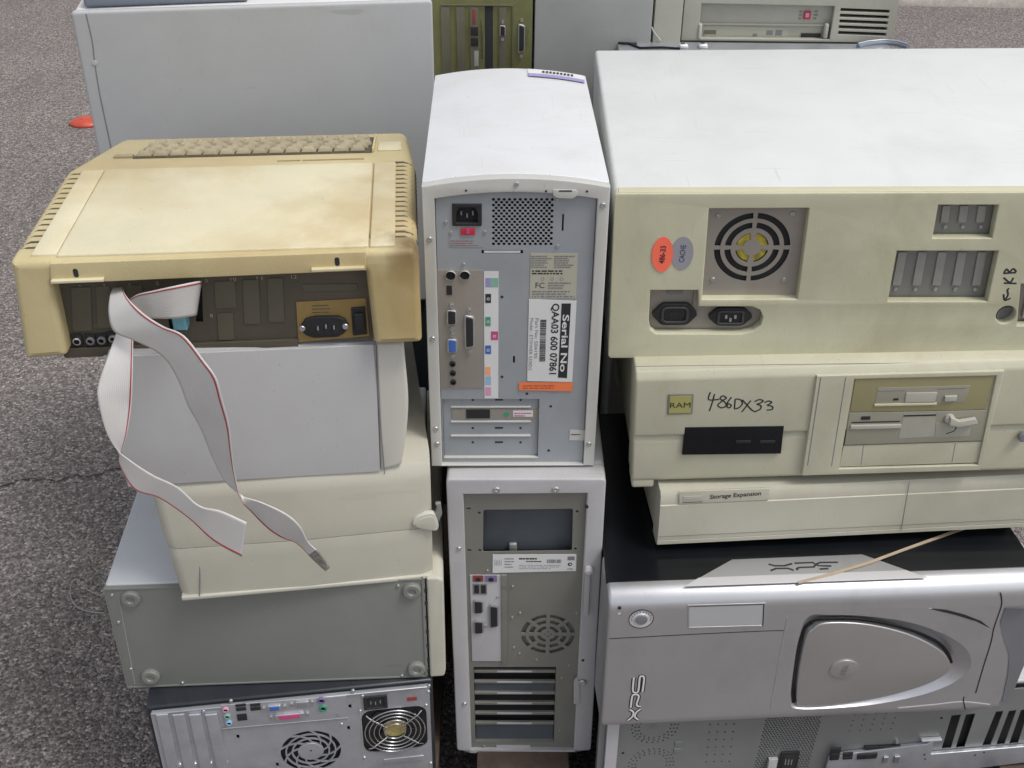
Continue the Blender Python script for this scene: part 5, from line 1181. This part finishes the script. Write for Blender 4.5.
# ================================================================== E: black case with silver rear
def left_fifth():
    t = T('computer_tower', 'black tower on its side with silver rear and chromed fan guard, below the four feet', 'computer', (-.4362, .953, .1405), 8.3, .1)
    w, h, d = .3401, .1800, .42
    t.add('case', me_box(-.010, w + .004, .008, d, 0, h + .001, .004), 'bshell')
    Y = 0.
    holes = []
    c1 = t.P(311, 750.6); c2 = t.P(395.0, 728.8)
    # swirl grille
    R1 = .0395
    for ring, (r0, r1) in enumerate(((.0165, .0225), (.0245, .0305), (.0325, .0385))):
        n = 9
        for k in range(n):
            a0 = k * 40 + ring * 17; tw = 12
            lp = []
            for j in range(6): a = R_(a0 + 3 + (34) * j / 5 + tw); lp.append((c1[0] + r1 * math.cos(a), c1[1] + r1 * math.sin(a)))
            for j in range(5, -1, -1): a = R_(a0 + 3 + (34) * j / 5); lp.append((c1[0] + r0 * math.cos(a), c1[1] + r0 * math.sin(a)))
            holes.append(lp)
    sq = rrect(c2[0] - .0415, c2[0] + .0415, c2[1] - .0400, c2[1] + .0400, .014, 4); holes.append(sq)
    for q in ((350, 705.8), (348.6, 727.4), (238, 736), (277.4, 764)): 
        x, z = t.P(*q); holes.append(rect(x - .0018, x + .0018, z - .0036, z + .0036))
    pan = t.plate('rear_panel', [rect(-.003, w - .001, .002, h - .001)] + holes, -.001, .0008, 'estel')
    t.plate('unlit_backing', rect(.004, w - .003, .003, h - .003), .0068, .0078, 'dark')
    # top flange of the steel
    t.add('top_flange', me_box(-.002, w - .002, -.0022, .004, h - .002, h + .0003, .0008), 'estel')
    # slot covers
    for k in range(4):
        xa, xb = 160 + k * 16.4, 172 + k * 16.4
        o = t.plate('slot_cover', t.PP([(xa - 4, 714), (xb - 4, 713), (xb + 7.6, 768), (xa + 7.6, 769)], -.002), -.0042, -.001, 'estel', .0012)
    for k in range(4): t.screw(180 + k * 15.4, 764.5 - k * .6, r=.003, y=-.002)
    # port block
    io = t.plate('port_block', t.PP([(221, 704.4), (330, 696), (346, 694.6), (348, 717), (226, 728.6)], -.001), -.0026, -.001, 'estel', .0006)
    t.groove('block_edge', [(222.6, 729), (348.6, 718)], .0010, 'chrome', -.0028, io)
    yy = -.0026
    for (px, py, mm) in ((225.6, 709.4, 'pink'), (227.2, 716, 'green2'), (229, 722.6, 'blue2')): t.jack(px, py, .0040, yy, mm, io, 'audio_jack')
    for bx, mm in (((235.4, 704.4, 245.8, 706.8), 'black'), ((236, 708, 246.2, 711), 'black'), ((237, 714.4, 247, 720.8), 'black'), ((250, 704, 260.4, 706.4), 'black'), ((250.4, 707.4, 260.8, 710.6), 'black')):
        t.rp('usb_port', bx, yy - .0012, yy, mm, bevel=.0003, parent=io)
    x, z = t.P(274.4, 706.8, yy); t.dsub(x, z, .0165, .0085, yy, 'blue', 'screw', io, 'video_port')
    x, z = t.P(302.2, 702.6, yy); t.dsub(x, z, .0165, .0085, yy, 'greyink', 'screw', io, 'serial_port')
    x, z = t.P(289.6, 715.0, yy); t.dsub(x, z, .0360, .0085, yy, 'mag', 'screw', io, 'printer_port')
    t.jack(321.4, 700, .0052, yy, 'lilac', io, 'keyboard_port'); t.jack(323, 707.8, .0052, yy, 'green', io, 'mouse_port')
    # power socket
    a, b, c, dd = t.R(363.4, 694.6, 387.4, 707.4, 0)
    o = t.plate('power_inlet', [round_poly(rect(a, b, c, dd), .001), round_poly(rect(a + .004, b - .004, c + .003, dd - .003), .001)], -.0035, -.001, 'black', .0005)
    t.plate('inlet_floor', rect(a + .001, b - .001, c + .001, dd - .001), -.0014, -.0011, 'dark', 0, o)
    for dx in (-.2, 0, .2): t.add('pin', me_box((a + b) / 2 + dx * (b - a) - .0006, (a + b) / 2 + dx * (b - a) + .0006, -.003, -.0012, (c + dd) / 2 - .002 - (.002 if dx == 0 else 0), (c + dd) / 2 + .002 - (.002 if dx == 0 else 0)), 'screw', o)
    t.rp('voltage_switch', (407, 697.4, 417, 700.8), -.002, -.001, 'dred', r=.001)
    # fan guard
    cx, cz = c2; ms = []
    for r in (.0135, .0205, .0270, .0330, .0385):
        ms.append(me_tube([(cx + r * math.cos(2 * math.pi * k / 40), -.004, cz + r * math.sin(2 * math.pi * k / 40)) for k in range(40)], .0008, 8, True))
    for a in (42, 138, 222, 318):
        ms.append(me_tube([(cx + r * math.cos(R_(a)), -.0048 if r < .045 else -.0015, cz + r * math.sin(R_(a))) for r in (.014, .03, .040, .0475)], .0009, 8))
    t.add('fan_guard', join(ms), 'chrome')
    f = t.add('fan_hub', me_lathe(cx, cz, [(.0165, .0066), (.0165, .002), (.0155, .001), (0, .001)], 28), 'black')
    t.add('hub_label', me_lathe(cx, cz, [(.0148, .0012), (.0148, .0006), (0, .0006)], 28), 'brass', f)
    for a in range(7):
        an = a * 51.4; lp = [(cx + r * math.cos(R_(an + q)), cz + r * math.sin(R_(an + q))) for r, q in ((.017, 0), (.027, 8), (.037, 22), (.037, 46), (.027, 34), (.017, 28))]
        t.plate('fan_blade', lp, .004, .0055, 'black', .0003, f)
    cx, cz = c1
    t.add('fan_hub', me_lathe(cx, cz, [(.0150, .0015), (.0150, -.0016), (0, -.0018)], 28), 'estel'); t.hole(311, 750.6, .0012, -.0018)
    t.groove('supply_seam', [(359, 697), (364, 766)], .0007, 'jgrey', -.0011)
    for q in ((203.6, 711, ), (231, 700.6), (360.4, 711), (353, 690.6), (362.6, 695.6), (429, 685.6), (428.4, 691.6), (426.2, 705), (364.4, 757.4), (341.6, 724), (337, 714.6), (430.8, 763)): t.screw(*q, r=.0024, y=-.001)
    t.rp('embossed_bar', (384, 757.6, 424, 762.4), -.0022, -.001, 'estel', bevel=.0008)
    for q in ((363.6, 682.8), (384, 683.6)): pass
left_fifth()

# ================================================================== back row
def back_row():
    pallet((-.50, 1.78, 0), 0, 1.2, .75, 'grimy dark wooden pallet behind, under the rear row of cases', 8)
    # F
    t = T('cabinet', 'large plain grey-white cabinet with a rounded left edge behind the vintage computer', 'computer', (-.578, 1.50, .56), 9.5)
    w, h, d = .470, .4525, .36
    wz = t.P(433.5, 40)[0]
    zt = t.P(200, 7.6)[1]
    t.add('case', me_box(.002, wz, .012, d, 0, zt, .006), 'ftop')
    fr = t.plate('front_panel', round_poly([(.0, 0), (wz, 0), (wz, zt), (.0, zt)], .006), 0, .0118, 'fwhite', .0035)
    t.pen('seam', [[(86, 14), (92, 40), (94.8, 63), (100, 95), (111, 148), (114, 170)]], .0009, 'greyink', -.0002, flat=.5)
    x, z = t.P(94.6, 63); t.add('latch_dimple', me_lathe(x, z, [(.004, .001), (.0035, -.001), (0, -.0014)], 16), 'fwhite')
    f = T('cabinet', 'cabinet coloured dark for gap shade, low behind the left stack, carrying the large grey-white cabinet', 'computer', (-.56, 1.54, .1405), 6)
    f.add('case', me_box(0, .46, 0, .36, 0, .4185, .006), 'bshell'); f.add('foot_rail', me_box(.02, .44, -.002, .02, .001, .02, .002), 'jgrey')  # near-black coat stands in for the shade between the stacks
    # slate lid on top
    z0 = .56 + zt + .001
    s = T('laptop_lid', 'blue-grey plastic lid lying on the grey-white cabinet at the top left', 'lid', (0, 0, 0))
    bpy.data.objects.remove(s.o)
    r = ray(84.5, 8); a = CAMP + r * ((z0 - CAMP.z) / r.z); r = ray(206, 0); b = CAMP + r * ((z0 - CAMP.z) / r.z)
    yaw = math.degrees(math.atan2(b.y - a.y, b.x - a.x)); yaw = 11
    s = T('laptop_lid', 'blue-grey plastic lid lying on the grey-white cabinet at the top left', 'lid', (a.x, a.y, z0), yaw)
    s.add('shell', me_box(0, .21, 0, .17, 0, .020, .004), 'slate'); s.add('rim', me_box(.004, .206, .004, .166, .0205, .023, .001), 'slate')
    # I olive rear
    t = T('computer_tower', 'tower rear in tarnished brass-tinted steel with card brackets, behind the domed white tower', 'computer', (-.15, 1.70, .585), 0)
    x1 = t.P(532.6, 40)[0]; w, h, d = x1, .45, .38
    t.add('case', me_box(0, w, .006, d, 0, h, .003), 'jgrey'); p = t.plate('rear_panel', rect(.001, w - .001, .001, h - .001), 0, .0055, 'olive', .0006)
    g = lambda u, v: (430 + u * 120 / 1024, v * 90 / 768)
    def B(name, u0, u1, v0, v1, m, y0=-.0015, y1=0., par=None, bev=.0004):
        a, b, c, dd = t.R(*g(u0, v0), *g(u1, v1), 0); return t.plate(name, rect(a, b, c, dd), y0, y1, m, bev, par)
    for u0, u1 in ((100, 175), (230, 300), (345, 415), (590, 650)): B('slot_cover', u0, u1, 58, 700, 'olive2', -.0025)
    B('slot_opening', 470, 537, 52, 700, 'dark', -.0006); B('edge', 700, 708, 40, 700, 'olive2', -.003); B('top_edge', 90, 705, 36, 46, 'olive2', -.003)
    a_ = B('network_port', 348, 412, 225, 298, 'black', -.004); B('network_port', 350, 412, 318, 388, 'black', -.004)
    B('print', 362, 390, 75, 205, 'dred', -.0029, -.0024); B('print', 378, 415, 430, 560, 'jgrey', -.0029, -.0024); 
    x, z = t.P(*g(620, 255)); t.dsub(x, z, .0085, .0165, -.0026, 'black', 'screw'); x, z = t.P(*g(781, 325)); t.dsub(x, z, .010, .044, -.0004, 'black', 'screw')
    a, b, c, dd = t.R(*g(815, 235), *g(850, 400), 0); t.dashes('print', a, b, c, dd, 12, 'olive2', -.0008, None, 61, hh=.4)
    a, b, c, dd = t.R(*g(432, 150), *g(452, 500), 0); t.dashes('print', a, b, c, dd, 3, 'ink', -.0008, None, 62, vert=True, hh=.5)
    # case below it, blackened to paint the shade of the gap
    hd = T('computer_tower', 'case coloured dark for gap shade, below the brass-tinted tower in the rear row', 'computer', (-.14, 1.72, .1405), 0)
    hd.add('case', me_box(0, .19, 0, .38, 0, .443, .003), 'bshell'); hd.add('rear_panel', me_box(.01, .18, -.003, 0, .01, .43, .001), 'jgrey2')
    # J plain grey
    t = T('computer_case', 'plain mid-grey case between the brass-tinted tower and the louvred desktop', 'computer', (t.o.location.x + x1 + .002, 1.70, .5605), 0)
    x1 = t.P(652.6, 20)[0]; t.add('case', me_box(0, x1, .004, .36, 0, .46, .003), 'jgrey'); t.plate('side_panel', rect(.001, x1 - .001, .001, .459), 0, .0035, 'jgrey', .001)
    jx = t.o.location.x + x1
    c2 = T('computer_case', 'grey case at the bottom of the rear row behind the centre stack', 'computer', (.065, 1.72, .1405), 0)
    c2.add('case', me_box(0, .17, 0, .36, 0, .418, .003), 'bshell'); c2.add('side_panel', me_box(.004, .166, -.002, 0, .004, .41, .0005), 'jgrey2')
    # narrow beige-grey between
    t = T('computer_case', 'narrow beige-grey case standing directly left of the louvred desktop rear', 'computer', (jx + .002, 1.705, .5605), 0)
    x1 = t.P(682.6, 20)[0]; t.add('case', me_box(0, x1, .004, .36, 0, .46, .003), 'kbeige'); t.plate('side_panel', rect(.001, x1 - .001, .001, .459), 0, .0035, 'kbeige', .001)
    t.pen('bright_wire', [[(651.6, 27), (654.6, 33), (660.6, 40.6)]], .0012, 'rail', -.002, flat=.7)
    kx = t.o.location.x + x1
    # K louvred desktop rear
    t = T('desktop_computer', 'grey-beige desktop rear with six louvres and a small red switch, behind the big white-lidded case', 'computer', (kx + .002, 1.715, .93), 0)
    w = t.P(898, 10)[0]; h = .13; zb = t.P(790, 42)[1]; zb = 0
    t.add('case', me_box(0, w, .022, .42, zb, h, .004), 'kbeige')
    op = t.PP([(701.6, 3.4), (835, 6.2), (834, 60), (700, 60)]); hl = [op]
    op2 = [(op[0][0], op[0][1]), (op[1][0], op[1][1]), (op[1][0], .004), (op[0][0], .004)]
    lv = []
    for k in range(6):
        yb = 8.2 + k * 5.75; lv.append(t.PP([(841 - k * .6, yb), (890 - k * .9, yb + 2), (889.4 - k * .9, yb + 5), (840.4 - k * .6, yb + 3.2)]))
    lv = [l for l in lv if min(p[1] for p in l) > .004]
    t.plate('rear_bezel', [rect(0, w, 0, h - .001), op2] + lv, 0, .012, 'kbeige', .001)
    t.plate('rear_steel', rect(.004, w - .004, .001, h - .004), .0125, .0140, 'kbeige')
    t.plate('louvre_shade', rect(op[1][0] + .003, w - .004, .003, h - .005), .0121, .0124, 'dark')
    Y = .0125
    lb = t.plate('rating_label', t.PP([(702, 25), (786, 27.6), (786, 60), (702, 60)], Y)[:2] + [(t.P(786, 60, Y)[0], .004), (t.P(702, 60, Y)[0], .004)], Y - .0006, Y - .0001, 'cream')
    t.add('step', me_box(op[0][0] + .001, op[1][0] - .001, Y - .004, Y - .0008, t.P(760, 24.6, Y)[1], t.P(760, 23.2, Y)[1]), 'kbeige')
    o = t.rp('switch', (804, 11.4, 810.8, 19.4), Y - .003, Y - .0001, 'redp', bevel=.0006); t.rp('switch_face', (805.6, 13, 809.2, 17.4), Y - .0036, Y - .003, 'pink', parent=o)
    a, b, c, dd = t.R(704, 30, 716, 34, Y); t.plate('print', rect(a, b, c, dd), Y - .0009, Y - .0007, 'olive2', parent=lb)
    a, b, c, dd = t.R(799, 9.6, 802.6, 20, Y); t.dashes('print', a, b, c, dd, 3, 'greyink', Y - .0003, None, 71)
    a, b, c, dd = t.R(813.6, 9.6, 819, 20, Y); t.dashes('print', a, b, c, dd, 3, 'greyink', Y - .0003, None, 72)
    for bx in ((766.6, 30.6, 773, 35), (775.4, 30, 782, 35.4), (752.4, 33.6, 757, 38)): t.rp('approval_mark', bx, Y - .0009, Y - .0007, 'greyink', parent=lb, r=.001)
    t.rp('socket', (801, 33.4, 820.4, 41), Y - .002, Y - .0001, 'black', bevel=.0006)
    t.add('clip', me_box(op[1][0] - .010, op[1][0] - .003, .001, .012, .004, t.P(829, 24)[1], .003), 'kbeige')
    t.add('clip', me_box(op[0][0] - .0005, op[0][0] + .004, -.003, .012, .004, t.P(699, 24)[1], .001), 'rail')
    # L open steel chassis just behind M, on a support case
    s = T('steel_chassis', 'flat bare galvanised steel chassis with raised screw bosses, just behind the white-lidded desktop', 'chassis', (.151, 1.595, .905), 0)
    zc = .025
    s.add('tray', me_box(0, .405, 0, .115, 0, .025, .002), 'estel')
    for px, py in ((683.4, 46.4), (703, 46.2)):
        q = s.Z(px, py, .027); s.add('screw_boss', me_box(q[0] - .007, q[0] + .007, q[1] - .006, q[1] + .006, .0245, .031, .003), 'silverL')
        s.add('boss_hole', me_box(q[0] - .004, q[0] + .002, q[1] - .001, q[1] + .003, .0311, .0316), 'dark')
    bm_pts = [s.Z(*p, .027) for p in ((618, 42.6), (628, 43), (640, 47.6), (662, 47), (680, 48.2))]
    s.add('sprung_clip', me_tube([(p[0], p[1], .0265) for p in bm_pts], .0017, 8), 'gloss')
    q0, q1 = s.Z(621, 41.4, .027), s.Z(637, 43, .027); s.add('edge_slot', me_box(q0[0], q1[0], q1[1] - .004, q0[1], .0255, .0262), 'dark')
    k = T('handle', 'glossy black curved handle lying behind the white-lidded desktop near its middle', 'handle', (0, 0, 0)); bpy.data.objects.remove(k.o)
    pr = [(858, 46.4), (868, 44), (884, 42.6), (897, 44), (908, 47.4)]
    pts = []
    for p in pr: r = ray(*p); pts.append(CAMP + r * ((.932 - CAMP.z) / r.z))
    base = pts[0]; k = T('handle', 'dark blue-grey curved handle behind the white-lidded desktop, left of the bare asphalt', 'handle', tuple(base))
    me = me_tube([tuple(Vector(p) - base) for p in smooth_loop([Vector(p) for p in pts], 5, False)], .0035, 10); k.add('grip', me, 'slate')
    k.add('chrome_rim', me_tube([tuple(p - base + Vector((0, .001, .0043))) for p in pts], .0012, 6), 'chrome')
    sp = T('computer_case', 'tall grey case under the steel chassis in the rear row', 'computer', (.16, 1.60, .1405), 0)
    sp.add('case', me_box(0, .38, 0, .115, 0, .762, .003), 'jgrey'); sp.add('side_panel', me_box(.004, .376, -.002, 0, .004, .75, .0005), 'hpanel')
    sp = T('computer_case', 'tall grey case under the louvred desktop at the back', 'computer', (.245, 1.722, .1405), 0)
    sp.add('case', me_box(0, .31, 0, .40, 0, .787, .003), 'jgrey'); sp.add('side_panel', me_box(.004, .306, -.002, 0, .004, .78, .0005), 'hpanel')
back_row()

# red scrap on the asphalt
def scrap():
    r = ray(83.5, 123.5); q = CAMP + r * (-(CAMP.z - .0) / r.z)
    bm = bmesh.new(); rings = []
    for rr, z in ((.048, 0), (.050, .004), (.047, .010), (.036, .017), (.018, .021)):
        rings.append([bm.verts.new((rr * math.cos(a * math.pi / 12) * (1.15 + .06 * math.sin(a)), rr * math.sin(a * math.pi / 12), z * (1 + .1 * math.cos(a * 1.7)))) for a in range(24)])
    for A, B in zip(rings, rings[1:]):
        for k in range(24): bm.faces.new((A[k], A[(k + 1) % 24], B[(k + 1) % 24], B[k]))
    bm.faces.new(rings[0]); bm.faces.new(rings[-1])
    me = bpy.data.meshes.new('m'); bm.to_mesh(me); bm.free(); fin(me, 60); me.materials.append(M_['redb'])
    o = bpy.data.objects.new('plastic_cap', me); C.objects.link(o); o.location = (q.x + .01, q.y, 0); o['label'] = 'small red plastic cap on the asphalt, half hidden by the grey-white cabinet'; o['category'] = 'cap'
scrap()

def ground_line(name, px, wd, z, m, tube=False):
    pts = []
    for p in px:
        q = ray(*p); pts.append(CAMP + q * ((z - CAMP.z) / q.z))
    base = pts[0].copy(); sm = [Vector(p) for p in smooth_loop([p - base for p in pts], 5, False)]
    if tube: me = me_tube([tuple(p) for p in sm], wd, 8)
    else:
        rnd = random.Random(9); bm = bmesh.new(); row = []
        for k, p in enumerate(sm):
            dd = (sm[min(k + 1, len(sm) - 1)] - sm[max(k - 1, 0)]); nn = Vector((-dd.y, dd.x, 0)).normalized(); j = nn * rnd.uniform(-.004, .004); w_ = wd * rnd.uniform(.25, 1.3)
            row.append((bm.verts.new(p + nn * w_ + j), bm.verts.new(p - nn * w_ + j)))
        for a, b in zip(row, row[1:]): bm.faces.new((a[0], b[0], b[1], a[1]))
        me = bpy.data.meshes.new(name); bm.to_mesh(me); bm.free()
    me.materials.append(M_[m]); o = bpy.data.objects.new(name, me); C.objects.link(o); o.location = base; return o
o = ground_line('asphalt_crack', [(-40, 489), (-10, 487), (8, 484), (22, 479), (40, 479), (58, 480), (74, 475), (92, 476), (108, 470), (126, 468)], .0022, .003, 'dark'); tagst(o)
o = ground_line('string', [(101, 596), (88, 590), (76, 579), (70, 590), (74, 604), (86, 611), (104, 613)], .0011, .004, 'greysteel', True)
o['label'] = 'thin pale string looped on the asphalt beside the case with four round feet'; o['category'] = 'string'
# ================================================================== light
W = bpy.data.worlds.new('World'); S.world = W; W.use_nodes = True
N = W.node_tree.nodes; L = W.node_tree.links; bg = N['Background']
sky = N.new('ShaderNodeTexSky'); sky.sky_type = 'NISHITA'; sky.sun_disc = False
EL, AZ = 62, 118      # azimuth clockwise from +Y: right and behind the camera
sky.sun_elevation = R_(EL); sky.sun_rotation = R_(AZ); sky.air_density = 1.0; sky.dust_density = 3.0; sky.ozone_density = 1.0
hs = N.new('ShaderNodeHueSaturation'); hs.inputs['Saturation'].default_value = .3; L.new(sky.outputs[0], hs.inputs['Color'])
L.new(hs.outputs[0], bg.inputs['Color']); bg.inputs['Strength'].default_value = .15
sun = bpy.data.lights.new('sun', 'SUN'); sun.energy = 1.3; sun.angle = R_(16); sun.color = (1, .96, .9)
so = bpy.data.objects.new('sun', sun); C.objects.link(so)
dv = Vector((math.sin(R_(AZ)) * math.cos(R_(EL)), math.cos(R_(AZ)) * math.cos(R_(EL)), math.sin(R_(EL))))
so.rotation_euler = dv.to_track_quat('Z', 'Y').to_euler()
S.view_settings.view_transform = 'Standard'; S.view_settings.look = 'None'; S.view_settings.exposure = 0.21; S.view_settings.gamma = 1
S.render.engine = 'CYCLES'; S.cycles.use_denoising = True
S.cycles.max_bounces = 6
